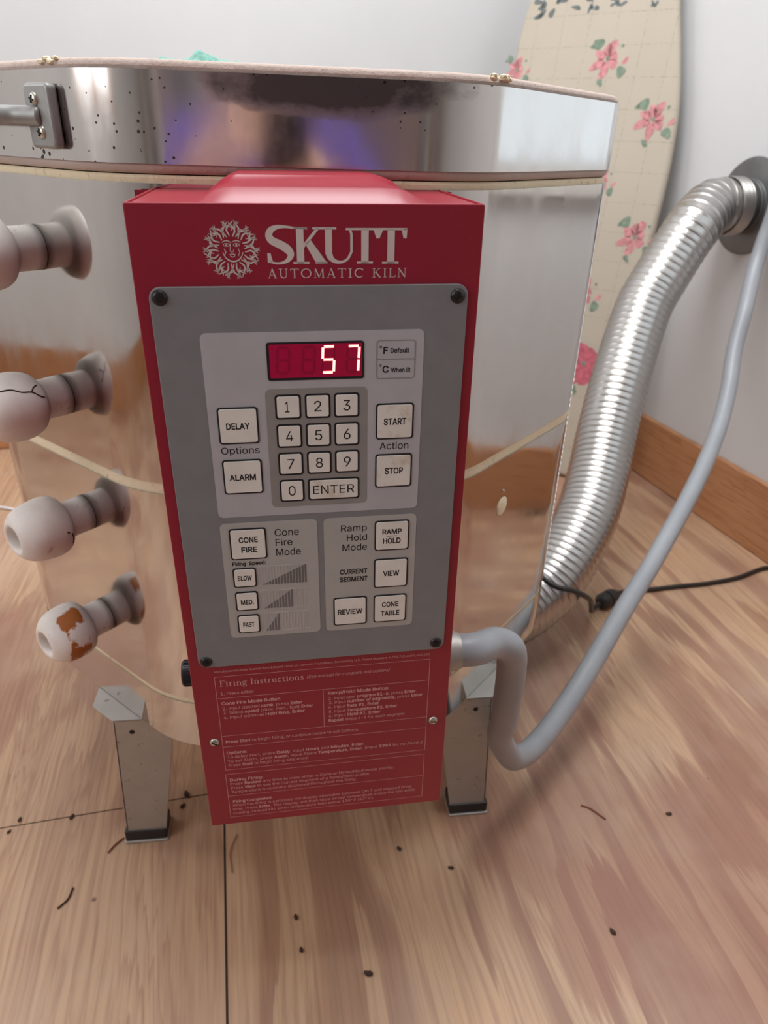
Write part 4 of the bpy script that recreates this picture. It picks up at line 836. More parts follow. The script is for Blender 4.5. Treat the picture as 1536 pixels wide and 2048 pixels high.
# printing on the plate
bm = BM(); Y = -0.00232
for t, x0, x1, z0, z1, b in (('Options', -59.4, -36.0, -143.0, -138.5, 0.0), ('Action', 39.3, 57.9, -144.2, -139.4, 0.0),
        ('Cone', -30.1, -14.1, -203.2, -197.9, 0.0), ('Fire', -29.9, -18.8, -210.7, -205.5, 0.0), ('Mode', -29.9, -13.5, -218.4, -213.0, 0.0),
        ('Ramp', 14.0, 31.5, -202.8, -198.0, 0.0), ('Hold', 17.9, 31.6, -210.3, -205.4, 0.0), ('Mode', 14.8, 31.6, -218.0, -212.9, 0.0),
        ('CURRENT', 12.8, 31.9, -236.9, -233.0, BO), ('SEGMENT', 12.6, 32.2, -243.1, -239.3, BO), ('Firing  Speed:', -59.5, -37.1, -224.4, -221.6, BO),
        ('F', 40.8, 43.5, -82.3, -78.2, BO), ('Default', 45.1, 56.5, -81.8, -79.0, BO * 0.8), ('C', 40.4, 44.2, -93.8, -89.7, BO), ('When lit', 45.6, 57.6, -93.8, -91.0, BO * 0.8)):
    text_fit(bm, t, x0, x1, z0, z1, Y, b); C('printed_legend', bm, M['ink']); bm = BM()
for z in (-78.2, -89.5):
    ribbon(bm, arc(39.2, z, 0.6, 0.6, 0, 360, 12)[:-1], 0.3, Y, lambda q: (q[0] / 1000, q[1] / 1000), True)
C('degree_mark', bm, M['ink'])
bm = BM(); sc = lambda q: (q[0] / 1000, q[1] / 1000)
ribbon(bm, rrect(36.9, 60.2, -97.6, -74.4, 1.8), 0.7, Y, sc, True); ribbon(bm, [(36.9, -85.8), (60.2, -85.8)], 0.7, Y, sc)
C('scale_frame', bm, M['padgrey'])
# firing speed bars
lb = BM(); db = BM()
for x1d, z0, z1 in ((-10.3, -241.1, -226.2), (-20.4, -260.9, -246.0), (-30.0, -280.3, -264.9)):
    n = 16; x0, x1 = -42.6, -9.8; wv = (x1 - x0) / n
    for i in range(n):
        a = x0 + i * wv; prism(lb, [(p[0] / 1000, p[1] / 1000) for p in ((a, z0), (a + 0.28, z0), (a + 0.28, z1), (a, z1))], -0.00236, -0.0021)
        xs0 = -40.6
        def top(x): return z0 + (z1 - z0) * max(0, min(1, (x - xs0) / (x1d - xs0)))
        l, r = max(a + 0.42, xs0), min(a + wv - 0.14, x1d)
        if r > l: prism(db, [(l / 1000, z0 / 1000), (r / 1000, z0 / 1000), (r / 1000, top(r) / 1000), (l / 1000, (top(l) + 0.01) / 1000)], -0.00236, -0.0021)
    for zz in (z0, z1): prism(lb, [(p[0] / 1000, p[1] / 1000) for p in ((x0, zz - 0.13), (x1, zz - 0.13), (x1, zz + 0.13), (x0, zz + 0.13))], -0.00236, -0.0021)
C('speed_bar_grid', lb, M['barlight']); C('speed_bar_wedges', db, M['bardark'])
# screws
def boxscrew(x, z, y, r, mat, cross=True, ang=0.4):
    bm = BM(); lathe(bm, [(0, 0.0020), (r * 0.55, 0.0017), (r * 0.9, 0.0009), (r, 0.0), (r, -0.0004)], 22, Matrix.Translation((x, y, z)) @ Matrix.Rotation(math.radians(90), 4, 'X'))
    C('panel_screw', bm, mat, smooth=True)
    bm = BM()
    for a in ((ang, ang + math.pi / 2) if cross else (ang,)):
        box(bm, -r * 0.62, r * 0.62, -0.0022, -0.0012, -r * 0.13, r * 0.13, Matrix.Translation((x, y, z)) @ Matrix.Rotation(a, 4, 'Y'))
    C('screw_recess', bm, M['slot'])
for x, z, a in ((-0.0844, -0.0482, 0.5), (0.0844, -0.0493, 0.2), (0.0842, -0.3036, 0.8), (-0.0847, -0.3042, 0.1)): boxscrew(x, z, -0.002, 0.0044, M['screw'], True, a)
boxscrew(-0.0865, -0.3852, 0.0, 0.0038, M['zinc'], False, 0.7); boxscrew(0.0866, -0.3843, 0.0, 0.0038, M['zinc'], False, 0.1)
# fuse cap on the left side
bm = BM(); prof = [(0, 0.0130), (0.0092, 0.0128), (0.0102, 0.0118), (0.0102, 0.0), (0, 0.0)]
lathe(bm, prof, 36, align((-W2, 0.040, -0.3478), (-1, 0, 0)))
for v in bm.verts:
    pass
for i in range(36):
    a = 2 * math.pi * i / 36
    box(bm, 0.0100, 0.0107, -0.0004, 0.0004, 0.0015, 0.0110, align((-W2, 0.040, -0.3478), (-1, 0, 0)) @ Matrix.Rotation(a, 4, 'Z'))
autosmooth(C('fuse_cap', bm, M['blackplastic'], label='black ribbed fuse cap'))
# logo: sun face
bm = BM(); LY = -0.00015
sx, sz, SR = -43.4, -23.6, 15.4
def flame(a, r0, r1, bend, w0, n=8):
    pts = []
    for i in range(n + 1):
        t = i / n; rr = r0 + (r1 - r0) * t
        aa = math.radians(a) + bend * math.sin(t * math.pi * 1.6) * 0.12 * (0.4 + t)
        pts.append((sx + rr * math.cos(aa), sz + rr * math.sin(aa)))
    ribbon(bm, pts, [w0 * (0.25 + 1.3 * math.sin(math.pi * min(1, (i / n) * 0.85 + 0.1))) * (1.0 if i < n else 0.2) for i in range(n + 1)], LY, sc)
for k in range(14):
    a = 90 + k * 360 / 14
    s_ = 1 if k % 2 else -1
    flame(a - 8, 6.9, 14.6, s_ * 1.2, 0.62); flame(a + 5, 7.2, 15.3, -s_ * 1.2, 0.62); flame(a - 1.5, 9.8, 12.8, s_, 0.34)
    for da, r0 in ((11, 10.6), (14.0, 11.6), (-11.5, 11.8)): flame(a + da, r0, 15.4, s_ * 0.4, 0.32)
ribbon(bm, arc(sx + 0.6, sz + 0.6, 5.6, 6.6, 195, 345, 18), [0.3 + 0.5 * math.sin(math.pi * i / 18) for i in range(19)], LY, sc)
for ex in (-2.6, 2.7):
    ribbon(bm, arc(sx + ex, sz + 2.5, 1.7, 0.9, 10, 170, 8), 0.32, LY, sc); ribbon(bm, arc(sx + ex, sz + 2.7, 1.7, 0.8, 190, 350, 8), 0.28, LY, sc)
    flatpoly(bm, arc(sx + ex, sz + 2.5, 0.55, 0.55, 0, 330, 9), LY, sc)
    ribbon(bm, arc(sx + ex, sz + 3.3, 2.4, 1.5, 20, 165, 8), [0.25, 0.35, 0.45, 0.5, 0.5, 0.45, 0.4, 0.3, 0.2], LY, sc)
ribbon(bm, [(sx - 0.6, sz + 3.4), (sx - 0.7, sz + 0.6), (sx - 0.9, sz - 0.6), (sx + 0.2, sz - 1.1), (sx + 1.2, sz - 0.5), (sx + 1.0, sz + 0.4)], 0.35, LY, sc)
ribbon(bm, [(sx - 1.4, sz - 2.4), (sx - 0.3, sz - 2.0), (sx + 0.3, sz - 2.2), (sx + 1.0, sz - 2.0), (sx + 2.0, sz - 2.5)], [0.2, 0.5, 0.4, 0.5, 0.2], LY, sc)
ribbon(bm, arc(sx + 0.3, sz - 2.4, 1.3, 1.2, 200, 340, 8), 0.45, LY, sc)
ribbon(bm, [(sx + 3.6, sz + 0.8), (sx + 4.2, sz - 1.2), (sx + 3.4, sz - 3.2)], 0.3, LY, sc); ribbon(bm, [(sx - 4.0, sz + 0.6), (sx - 3.2, sz - 1.0), (sx - 4.0, sz - 2.8)], [0.3, 0.6, 0.3], LY, sc)
C('sun_emblem', bm, M['logo'], recalc=False, label='pale printed sun face emblem')
# maker's word, drawn from strokes
bm = BM(); wf = lambda q: ((-24.8 + (q[0] - 507) * 0.0827) / 1000, (-11.2 - (q[1] - 105) * 0.0773) / 1000)
Sp = [(782, 122), (700, 120), (640, 112), (585, 114), (545, 133), (529, 168), (548, 203), (600, 230), (645, 260), (668, 298), (648, 335), (610, 354), (570, 357), (528, 347)]
Sw = [14, 14, 17, 28, 42, 46, 52, 56, 56, 44, 30, 18, 15, 14]
sp = smooth_path([(a, b, c) for (a, b), c in zip(Sp, Sw)], 5)
ribbon(bm, [(v.x, v.y) for v in sp], [v.z for v in sp], LY, wf)
def q(*p): flatpoly(bm, p, LY, wf)
q((513, 288), (534, 288), (546, 338), (544, 355), (513, 352))
q((708, 114), (757, 114), (757, 362), (708, 362)); q((690, 114), (782, 114), (782, 130), (690, 126)); q((683, 348), (790, 348), (790, 362), (683, 362))
q((757, 222), (838, 122), (864, 122), (757, 254)); q((766, 226), (800, 196), (906, 350), (912, 362), (838, 362)); q((815, 115), (975, 115), (975, 130), (815, 130))
q((832, 349), (912, 349), (912, 362), (832, 362))
ub = [(922, 122), (922, 290)] + [(995 - 70 * math.cos(math.radians(a)), 290 + 62 * math.sin(math.radians(a))) for a in range(15, 180, 15)] + [(1076, 280), (1076, 160), (1066, 132)]
ribbon(bm, ub, [46, 46, 44, 40, 34, 29, 25, 21, 19, 17, 17, 17, 17, 17, 17, 17][:len(ub)] + [17] * max(0, len(ub) - 16), LY, wf)
q((1038, 120), (1455, 120), (1455, 134), (1038, 134))
q((1142, 130), (1192, 130), (1192, 362), (1142, 362)); q((1113, 348), (1222, 348), (1222, 362), (1113, 362))
q((1320, 130), (1370, 130), (1370, 364), (1320, 364)); q((1285, 350), (1400, 350), (1400, 364), (1285, 364))
q((1225, 133), (1290, 133), (1266, 190), (1244, 190)); q((1415, 133), (1455, 120), (1451, 190), (1430, 190))
C('maker_name', bm, M['logo'], recalc=False, label='pale serif lettering in capitals')
bm = BM(); serif(bm, 'AUTOMATIC', -24.8, 28.9, -38.6, -33.6, LY, 0.16); serif(bm, 'KILN', 34.0, 53.8, -38.6, -33.7, LY, 0.16); C('maker_subtitle', bm, M['logo'], recalc=False)
# firing instructions: ruled frames and text
bm = BM()
def rule(*pts, closed=False): ribbon(bm, list(pts), 0.33, LY, sc, closed)
def rrule(x0, x1, z0, z1):
    for p, q_ in (((x0, z0), (x1, z0)), ((x0, z1), (x1, z1)), ((x0, z0), (x0, z1)), ((x1, z0), (x1, z1))): rule(p, q_)
rrule(-80.6, 81.1, -416.2, -320.5); rrule(-81.2, 81.0, -471.2, -421.2)
for z in (-341.4, -379.7, -391.2): rule((-80.6, z), (81.1, z))
rule((-1.2, -341.4), (-1.2, -379.7)); rule((-81.2, -446.2), (81.0, -446.2))
C('instruction_frame', bm, M['copy'], recalc=False)
bm = BM(); serif(bm, 'Firing Instructions', -77.5, -15.5, -330.0, -324.4, LY, 0.05, 0.30); C('instruction_heading', bm, M['copy'], recalc=False)
bm = BM()
text_fit(bm, 'Manufactured under license from Edward Orton Jr. Ceramic Foundation. Covered by U.S. Patent Numbers 4,759,761 and 4,461,616', -80.4, 80.8, -316.6, -314.6, LY)
text_fit(bm, '(See manual for complete instructions)', -13.0, 49.9, -329.0, -326.2, LY, 0.0, 0.25)
for s, x0, x1, z in (('1. Press either', -77.8, -52.9, -338.4), ('*Cone Fire Mode Button*', -77.8, -33.7, -348.0), ('2. Input desired *cone*, press *Enter*', -77.7, -17.0, -353.2),
        ('3. Select *speed* (slow, med., fast) *Enter*', -77.5, -9.3, -357.6), ('4. Input optional *Hold time*, *Enter*', -77.6, -15.7, -362.2),
        ('*Ramp/Hold Mode Button*', 2.2, 49.4, -347.0), ('2. Input user *program #1-6*, press *Enter*.', 2.4, 72.1, -352.5), ('3. Input *number of segments*, press *Enter*', 2.6, 76.9, -356.8),
        ('4. Input *Rate #1*, *Enter*', 2.2, 42.3, -361.4), ('5. Input *Temperature #1*, *Enter*.', 2.4, 57.7, -366.0), ('6. Input *Hold #1*, *Enter*', 2.3, 43.5, -370.5), ('*Repeat* steps 4-6 for each segment', 2.2, 62.9, -375.2),
        ('*Press Start* to begin firing, or continue below to set Options.', -78.2, 26.5, -387.4),
        ('*Options:*', -78.5, -62.5, -399.2), ('To delay start, press *Delay*, input *Hours* and *Minutes*, *Enter*.', -78.4, 31.1, -403.8),
        ('To set Alarm, press *Alarm*, input Alarm *Temperature*, *Enter*. (Input *9999* for no Alarm.)', -78.5, 79.1, -408.4), ('Press *Start* to begin firing sequence.', -78.2, -14.4, -412.9),
        ('*During Firing:*', -78.6, -51.6, -429.4), ('Press *Review* any time to view either a Cone or Ramp/Hold mode profile.', -78.7, 55.9, -434.0),
        ('Press *View* to see the Current Segment of a Ramp/Hold profile.', -78.6, 35.8, -438.6), ('Temperature is normally displayed throughout the firing.', -78.4, 24.5, -443.2),
        ('*Firing Completed:*', -78.1, -45.7, -454.4), ('When the firing is complete the display alternates between CPLT and elapsed firing', -78.6, 71.6, -459.0),
        ('time. Press *Enter*. The display will then show actual temperature inside the kiln while', -78.7, 74.8, -463.6), ('cooling. Unload kiln when temperature falls below 130\u00b0 F (47\u00b0 C).', -79.0, 39.5, -468.2)):
    rich(bm, s, x0, x1, z, z + 2.9, LY)
C('instruction_text', bm, M['copy'], recalc=False)

# ================================================================== STAND
stand = empty('kiln_stand', (0, 0, 0), 'galvanised sheet metal stand with tapered legs under the kiln', 'stand')
def leg(sx_, front=True):
    sy = 1 if front else -1
    m = Matrix.Diagonal((sx_, sy, 1, 1))
    bm = BM()
    # tapered sheet: front face in the plane y=-0.258, x measured outward
    t = 0.0022
    F = [(0.137, 0.1856), (0.203, 0.1856), (0.208, 0.172), (0.2105, 0.004), (0.1695, 0.004), (0.137, 0.150)]
    F = [(0.142, 0.1856), (0.2035, 0.1856), (0.2125, 0.0), (0.1700, 0.0), (0.1465, 0.150)]
    prism(bm, F, -0.258, -0.258 + t)
    # side return on the outer edge and flange under the slab
    prism(bm, [(0.137, -0.258), (0.2035, -0.258), (0.229, -0.234), (0.229, -0.196), (0.190, -0.165), (0.137, -0.165)], 0.1840, 0.1862, 'xy')
    for e0, e1 in (((0.2035, 0.184), (0.2125, 0.0)),):
        vs = []
        for (x, z), w_ in ((e0, 0.045), (e1, 0.028)):
            vs += [bm.verts.new((x, -0.258, z)), bm.verts.new((x, -0.258 + w_, z)), bm.verts.new((x - t, -0.258 + w_, z)), bm.verts.new((x - t, -0.258, z))]
        a, b = vs[:4], vs[4:]
        bm.faces.new(a); bm.faces.new(b[::-1])
        for i in range(4): bm.faces.new((a[i], b[i], b[(i + 1) % 4], a[(i + 1) % 4]))
    bm.transform(m); o = obj('leg', bm, M['galv'], stand, bevel=0.0006)
    bm = BM(); box(bm, 0.1675, 0.2145, -0.2600, -0.230, 0.0004, 0.0175); bm.transform(m)
    obj('rubber_foot', bm, M['blackplastic'], o, bevel=0.002)
    bm = BM(); box(bm, 0.1668, 0.2152, -0.2622, -0.228, 0.0002, 0.0030); bm.transform(m)
    obj('foot_plate', bm, M['galv'], o, bevel=0.001)
    bm = BM(); lathe(bm, [(0, 0.0004), (0.0028, 0.0003), (0.0028, -0.0004)], 16, align((0.186, -0.258, 0.169), (0, -1, 0))); bm.transform(m)
    obj('bolt_hole', bm, M['slot'], o)
for s_, f_ in ((-1, True), (1, True), (-1, False), (1, False)): leg(s_, f_)

# ================================================================== PEEPHOLE PLUGS
o_crack = {}
def plug(z, label, mat, length, tilt=(0, 0), along=0.024, roll=0.0):
    d = (LN + LT * tilt[0] + Vector((0, 0, tilt[1]))).normalized()
    base = facet(along, z, 0.0)
    bm = BM(); k = length / 0.066
    prof = [(0.0, 0.0001), (0.0145, 0.0001), (0.0168, 0.0004), (0.0166, 0.019 * k), (0.0185, 0.0215 * k), (0.0242, 0.0255 * k), (0.0272, 0.033 * k), (0.0276, 0.041 * k), (0.0264, 0.050 * k), (0.0232, 0.058 * k), (0.0180, 0.0638 * k), (0.0138, 0.066 * k), (0.0112, 0.0652 * k), (0.0104, 0.060 * k), (0.0098, 0.030 * k), (0.0, 0.029 * k)]
    P2 = [(v.x, v.z) for v in smooth_path([(p[0], 0, p[1]) for p in prof[2:13]], 3)]
    lathe(bm, prof[:2] + P2 + prof[13:], 40)
    for v in bm.verts:                       # a hand made lump, not a true turning
        a = math.atan2(v.co.y, v.co.x); f = 1 + 0.018 * math.sin(3 * a + z * 40) + 0.012 * math.sin(2 * a + v.co.z * 150 + z * 9)
        if v.co.z > 0.001: v.co.x *= f; v.co.y *= f
    o = obj('peephole_plug', bm, mat, None, smooth=True)
    o.matrix_world = align(base, d, roll)
    tag(o, label, 'plug', 'peephole plugs on the kiln side')
    def surf(a, h):
        for (r0, h0), (r1, h1) in zip(P2, P2[1:]):
            if h0 <= h <= h1: r = r0 + (r1 - r0) * (h - h0) / max(h1 - h0, 1e-9); break
        r = r * (1 + 0.018 * math.sin(3 * a + z * 40) + 0.012 * math.sin(2 * a + h * 150 + z * 9))
        return (r * math.cos(a), r * math.sin(a), h)
    def cracks(lines, rad, mat):
        f = o.matrix_world.to_3x3().inverted() @ Vector((0.30, -0.85, 0.45)); a0 = math.atan2(f.y, f.x)
        bm = BM()
        for L in lines: tube(bm, smooth_path([surf(a0 + a, h) for a, h in L], 6), rad, 6)
        obj('crack', bm, mat, o, smooth=True)
    o_crack[o.name] = cracks
    return o
plug(0.6497, 'topmost white clay plug on kiln side, cut off by the photo edge', M['porcelain'], 0.070)
plug(0.5318, 'second white clay plug from the top with a long dark crack', M['porcelain'], 0.070, roll=0.8)
o_crack['peephole_plug.001']([[(0.42, 0.064), (0.36, 0.056), (0.30, 0.050), (0.16, 0.044), (0.10, 0.037), (-0.05, 0.032), (-0.12, 0.028)], [(0.10, 0.037), (0.22, 0.034), (0.30, 0.030)]], 0.0006, M['debris'])
plug(0.4189, 'white clay plug just above the rust stained one, with hollow end', M['porcelain'], 0.068, roll=2.1)
o_crack['peephole_plug.002']([[(-0.55, 0.0285), (-0.75, 0.0275), (-1.0, 0.0280)], [(-0.42, 0.033), (-0.48, 0.031)]], 0.0007, M['debris'])
plug(0.3044, 'lowest clay plug on kiln side with an orange rust stain', M['rusty'], 0.063, roll=1.0)

# ================================================================== RAG ON THE LID
rag_bm = BM()
nu, nv = 60, 14
rows = []
for i in range(nu + 1):
    u = i / nu; row = []
    for j in range(nv + 1):
        v = j / nv
        x = -0.112 + 0.085 * u; wdt = 0.035 * (0.6 + 0.4 * math.sin(math.pi * u))
        y = -0.225 + wdt * (v - 0.5) + 0.006 * math.sin(9 * u)
        h = 0.010 * math.exp(-((u - 0.62) / 0.11) ** 2) + 0.0045 * math.exp(-((u - 0.30) / 0.24) ** 2) + 0.004 * math.exp(-((u - 0.85) / 0.10) ** 2)
        z = Z_LIDTOP + 0.0008 + h * math.sin(math.pi * v) * (0.85 + 0.25 * math.sin(23 * u + 5 * v)) + 0.0008 * math.sin(60 * u) * math.sin(math.pi * v)
        row.append(rag_bm.verts.new((x, y, max(z, Z_LIDTOP + 0.0006))))
    rows.append(row)
for a, b in zip(rows, rows[1:]):
    for j in range(nv): rag_bm.faces.new((a[j], a[j + 1], b[j + 1], b[j]))
rag = obj('rag', rag_bm, M['teal'], None, smooth=True)
md = rag.modifiers.new('solid', 'SOLIDIFY'); md.thickness = 0.0016; md.offset = 1
tag(rag, 'small crumpled teal cloth lying on the kiln lid', 'cloth')

# ================================================================== EXHAUST HOSE, WALL FLANGE
hose = empty('exhaust_hose', (0.342, 0.04, 0.06), 'silver corrugated exhaust duct curving from behind the kiln up to the wall', 'hose')
def H(name, bm, mat, **kw):
    bm.transform(Matrix.Translation(-Vector((0.342, 0.04, 0.06)))); return obj(name, bm, mat, hose, **kw)
FC = room(WR, 0.414, 0.636)
hp = [FC - E1 * 0.040, FC - E1 * 0.085 + Vector((0, 0, -0.002)), (0.755, 0.515, 0.604), (0.715, 0.490, 0.557), (0.678, 0.462, 0.513), (0.637, 0.424, 0.462), (0.571, 0.325, 0.359), (0.532, 0.258, 0.287), (0.503, 0.202, 0.236), (0.465, 0.140, 0.188), (0.410, 0.078, 0.140), (0.365, 0.045, 0.108), (0.30, 0.020, 0.085), (0.20, 0.0, 0.075), (0.12, 0.0, 0.075)]
hp = smooth_path(hp, 14); pts = resample(hp, 0.00125)
def hr(i, L):                      # stretched turns near the wall, closed up towards the kiln
    p = (L / 0.0175 + 0.35 * (L / 0.55) ** 2 * 18) % 1.0
    return 0.0500 + 0.0015 * math.exp(-((p - 0.5) / 0.12) ** 2)
bm = BM(); tube(bm, pts, hr, 44, cap=False); H('duct', bm, M['foil'], smooth=True)
bm = BM(); tube(bm, [FC - E1 * d for d in (0.012, 0.0125, 0.058, 0.0585)], lambda i, L: (0.046, 0.0485, 0.0485, 0.046)[i], 44, cap=False)
H('duct_collar', bm, M['flange'], smooth=True)
bm = BM(); tube(bm, resample([FC - E1 * 0.030, FC - E1 * 0.058], 0.0011), lambda i, L: 0.0528 + 0.0009 * math.sin(i * 1.4), 44, cap=False)
md = H('foil_tape', bm, M['foil'], smooth=True).modifiers.new('solid', 'SOLIDIFY'); md.thickness = 0.001
# round wall plate
bm = BM(); lathe(bm, [(0.0, 0.006), (0.046, 0.006), (0.047, 0.014), (0.049, 0.014), (0.050, 0.006), (0.082, 0.0045), (0.0885, 0.002), (0.0885, 0.0003), (0.0, 0.0003)], 64, align(FC, -E1))
fl = obj('wall_flange', bm, M['flange'], None, bevel=0.0006); autosmooth(fl, 25); tag(fl, 'round dull grey metal plate where the duct enters the wall', 'vent')

# ================================================================== CONDUIT
cond = empty('electrical_conduit', (0.1066, -0.39, 0.36), 'grey flexible conduit looping from the red box down and up to the wall', 'conduit')
cp0 = BXM @ Vector((W2, 0.030, -0.3395)); cdx = (BXM.to_3x3() @ Vector((1, 0, 0))).normalized()
cpath = [cp0 + cdx * 0.010, cp0 + cdx * 0.030, (0.160, -0.368, 0.350), (0.1775, -0.360, 0.335), (0.186, -0.348, 0.300), (0.190, -0.338, 0.255), (0.194, -0.326, 0.215), (0.2008, -0.3032, 0.1723), (0.2157, -0.2905, 0.1356), (0.2326, -0.2779, 0.1099), (0.2686, -0.2462, 0.0932), (0.3252, -0.1898, 0.0960), (0.3835, -0.1301, 0.1164), (0.4596, -0.0498, 0.1479), (0.5256, 0.0150, 0.1800), (0.6336, 0.1286, 0.2398), (0.7096, 0.2166, 0.2967), (0.7575, 0.2857, 0.3535), (0.7867, 0.3419, 0.4135), (0.8141, 0.3826, 0.4760), (0.848, 0.436, 0.535), (0.866, 0.458, 0.587), (0.874, 0.462, 0.63), (0.876, 0.462, 0.72)]
bm = BM(); tube(bm, smooth_path(cpath, 10), 0.0137, 24); bm.transform(Matrix.Translation(-cond.location)); obj('conduit_tube', bm, M['conduit'], cond, smooth=True)
bm = BM(); lathe(bm, [(0, 0.0002), (0.0195, 0.0002), (0.0195, 0.005), (0.0165, 0.0055), (0.0165, 0.012), (0.0148, 0.0125), (0.0148, 0.015), (0, 0.015)], 8 * 4, align(cp0, cdx)); bm.transform(Matrix.Translation(-cond.location))
autosmooth(obj('conduit_connector', bm, M['galv'], cond))

# ================================================================== CORDS
cord = empty('extension_cord', (0.60, 0.17, 0), 'black extension cord on the floor plugged together beside the grey conduit', 'cord')
def Cd(name, bm, mat, **kw):
    bm.transform(Matrix.Translation((-0.60, -0.17, 0))); return obj(name, bm, mat, cord, **kw)
bm = BM(); tube(bm, smooth_path([(0.30, 0.10, 0.20), (0.345, -0.020, 0.178), (0.385, -0.030, 0.164), (0.425, -0.004, 0.130), (0.462, 0.055, 0.072), (0.488, 0.102, 0.028), (0.505, 0.128, 0.0145), (0.522, 0.142, 0.0155)], 10), 0.0040, 12)
Cd('cord_tail', bm, M['cable'], smooth=True)
bm = BM(); tube(bm, smooth_path([(0.572, 0.172, 0.0135), (0.600, 0.184, 0.010), (0.64, 0.190, 0.0052), (0.70, 0.197, 0.0044), (0.76, 0.202, 0.0044), (0.83, 0.216, 0.0044), (0.915, 0.246, 0.0044), (0.935, 0.20, 0.0044), (0.93, 0.06, 0.0044)], 10), 0.0040, 12)
Cd('cord_run', bm, M['cable'], smooth=True)
bm = BM(); d = Vector((0.05, 0.03, -0.002)).normalized()
lathe(bm, [(0, -0.003), (0.007, -0.002), (0.0135, 0.004), (0.0148, 0.012), (0.0140, 0.019), (0.0125, 0.0195), (0.0125, 0.021), (0.0145, 0.0215), (0.0150, 0.034), (0.0120, 0.043), (0.0066, 0.047), (0.0055, 0.056), (0, 0.057)], 20, align((0.522, 0.142, 0.0155), d))
autosmooth(Cd('plug_and_socket', bm, M['cable'], label='black plug pushed into a socket'), 40)
wc = BM(); tube(wc, smooth_path([(-0.95, 0.66, 0.0034), (-0.75, 0.640, 0.0034), (-0.644, 0.612, 0.0034), (-0.600, 0.594, 0.0034), (-0.50, 0.55, 0.0034), (-0.40, 0.52, 0.0034)], 8), 0.0032, 10)
tag(obj('cable', wc, M['whitecable'], None, smooth=True), 'thin white cable on the floor left of the kiln', 'cable')

# ================================================================== IRONING BOARD
P0 = Vector((0.645, 0.698, 0.004)); hx = Vector((0.745, -0.667, 0)).normalized(); bk = Vector((0.667, 0.745, 0)).normalized()
lean = math.radians(12); up_ = (Vector((0, 0, 1)) * math.cos(lean) + bk * math.sin(lean)).normalized(); nb = hx.cross(up_).normalized()
BMx = Matrix(((hx.x, nb.x, up_.x, P0.x), (hx.y, nb.y, up_.y, P0.y), (hx.z, nb.z, up_.z, P0.z), (0, 0, 0, 1)))
if (nb.dot(bk)) < 0: BMx = Matrix(((hx.x, -nb.x, up_.x, P0.x), (hx.y, -nb.y, up_.y, P0.y), (hx.z, -nb.z, up_.z, P0.z), (0, 0, 0, 1)))
ctl = [(-0.255, 0.0), (-0.30, 0.25), (-0.322, 0.60), (-0.328, 0.88), (-0.326, 0.985), (-0.306, 1.075), (-0.262, 1.18), (-0.20, 1.27), (-0.14, 1.315), (-0.09, 1.315), (-0.045, 1.26), (-0.010, 1.14), (0.018, 1.025), (0.043, 0.934), (0.066, 0.841), (0.076, 0.765), (0.082, 0.65), (0.078, 0.35), (0.058, 0.0)]
out = [(v.x, v.y) for v in smooth_path([(a, b, 0) for a, b in ctl], 4)]
board = empty('ironing_board', (0, 0, 0), 'upright ironing board with cream floral cover leaning in the corner', 'ironing board'); board.matrix_world = BMx
bm = BM(); prism(bm, out, 0.0, 0.026)
core = obj('padded_cover', bm, M['floral'], board, bevel=0.009, segs=3)
autosmooth(core, 60)
# board underside with legs folded flat behind
bm = BM(); tube(bm, [(-0.20, 0.040, 0.06), (-0.05, 0.040, 1.02)], 0.010, 12); tube(bm, [(-0.04, 0.040, 0.06), (-0.19, 0.040, 1.02)], 0.010, 12)
lg = obj('folded_legs', bm, M['flange'], board, smooth=True)
# printed flowers: flat shapes a hair above the cloth
def motif(cx, cz, s, rose=False, seed=0, only_leaf=False):
    rnd = random.Random(seed); pe = BM(); le = BM(); y = -0.0004
    def blob(b, x, z, rx, rz, a, yy):
        pts = []
        for i in range(14):
            th = 2 * math.pi * i / 14; r = 1 + 0.14 * math.sin(3 * th + x * 90) + rnd.uniform(-0.06, 0.06)
            px, pz = rx * r * math.cos(th), rz * r * math.sin(th)
            pts.append((x + px * math.cos(a) - pz * math.sin(a), z + px * math.sin(a) + pz * math.cos(a)))
        vs = [b.verts.new((p[0], yy, p[1])) for p in pts]; b.faces.new(vs)
    if rose:
        for i in range(9):
            a = rnd.uniform(0, 6.28); r = rnd.uniform(0.1, 0.75) * s
            blob(pe, cx + r * math.cos(a), cz + r * 1.1 * math.sin(a), s * 0.42, s * 0.34, a + 1.2, y - 0.00002 * i)
    elif not only_leaf:
        for a, l in ((70, 1.0), (100, 0.75), (20, 0.6), (150, 0.8), (205, 1.05), (265, 1.05), (320, 0.75)):
            a = math.radians(a + rnd.uniform(-6, 6)); d_ = s * 0.62 * l
            blob(pe, cx + d_ * math.cos(a), cz + d_ * math.sin(a), s * 0.48 * l, s * 0.26, a, y)
        blob(pe, cx + s * 1.15, cz - s * 0.12, s * 0.26, s * 0.13, 0.9, y)
    if not only_leaf:
        for dx, dz, r in ((1.0, -0.72, 0.34), (-0.75, 0.85, 0.36), (-0.25, -1.25, 0.18), (0.02, 0.02, 0.13), (-1.1, 0.7, 0.14), (0.8, 0.7, 0.10), (-0.1, -1.42, 0.12)): blob(le, cx + dx * s, cz + dz * s, r * s, r * s * 0.82, rnd.uniform(0, 3), y - 0.0002)
    else:
        for i in range(7):
            blob(le, cx + rnd.uniform(-1, 1) * s, cz + rnd.uniform(-0.7, 0.7) * s, s * rnd.uniform(0.22, 0.42), s * rnd.uniform(0.12, 0.2), rnd.uniform(0, 3), y)
    if len(pe.verts):
        o = obj('printed_petals', pe, M['petaldark'] if rose else M['petal'], core, recalc=False)
    else: pe.free()
    o = obj('printed_leaves', le, M['leafdark'] if only_leaf else M['leaf'], core, recalc=False)
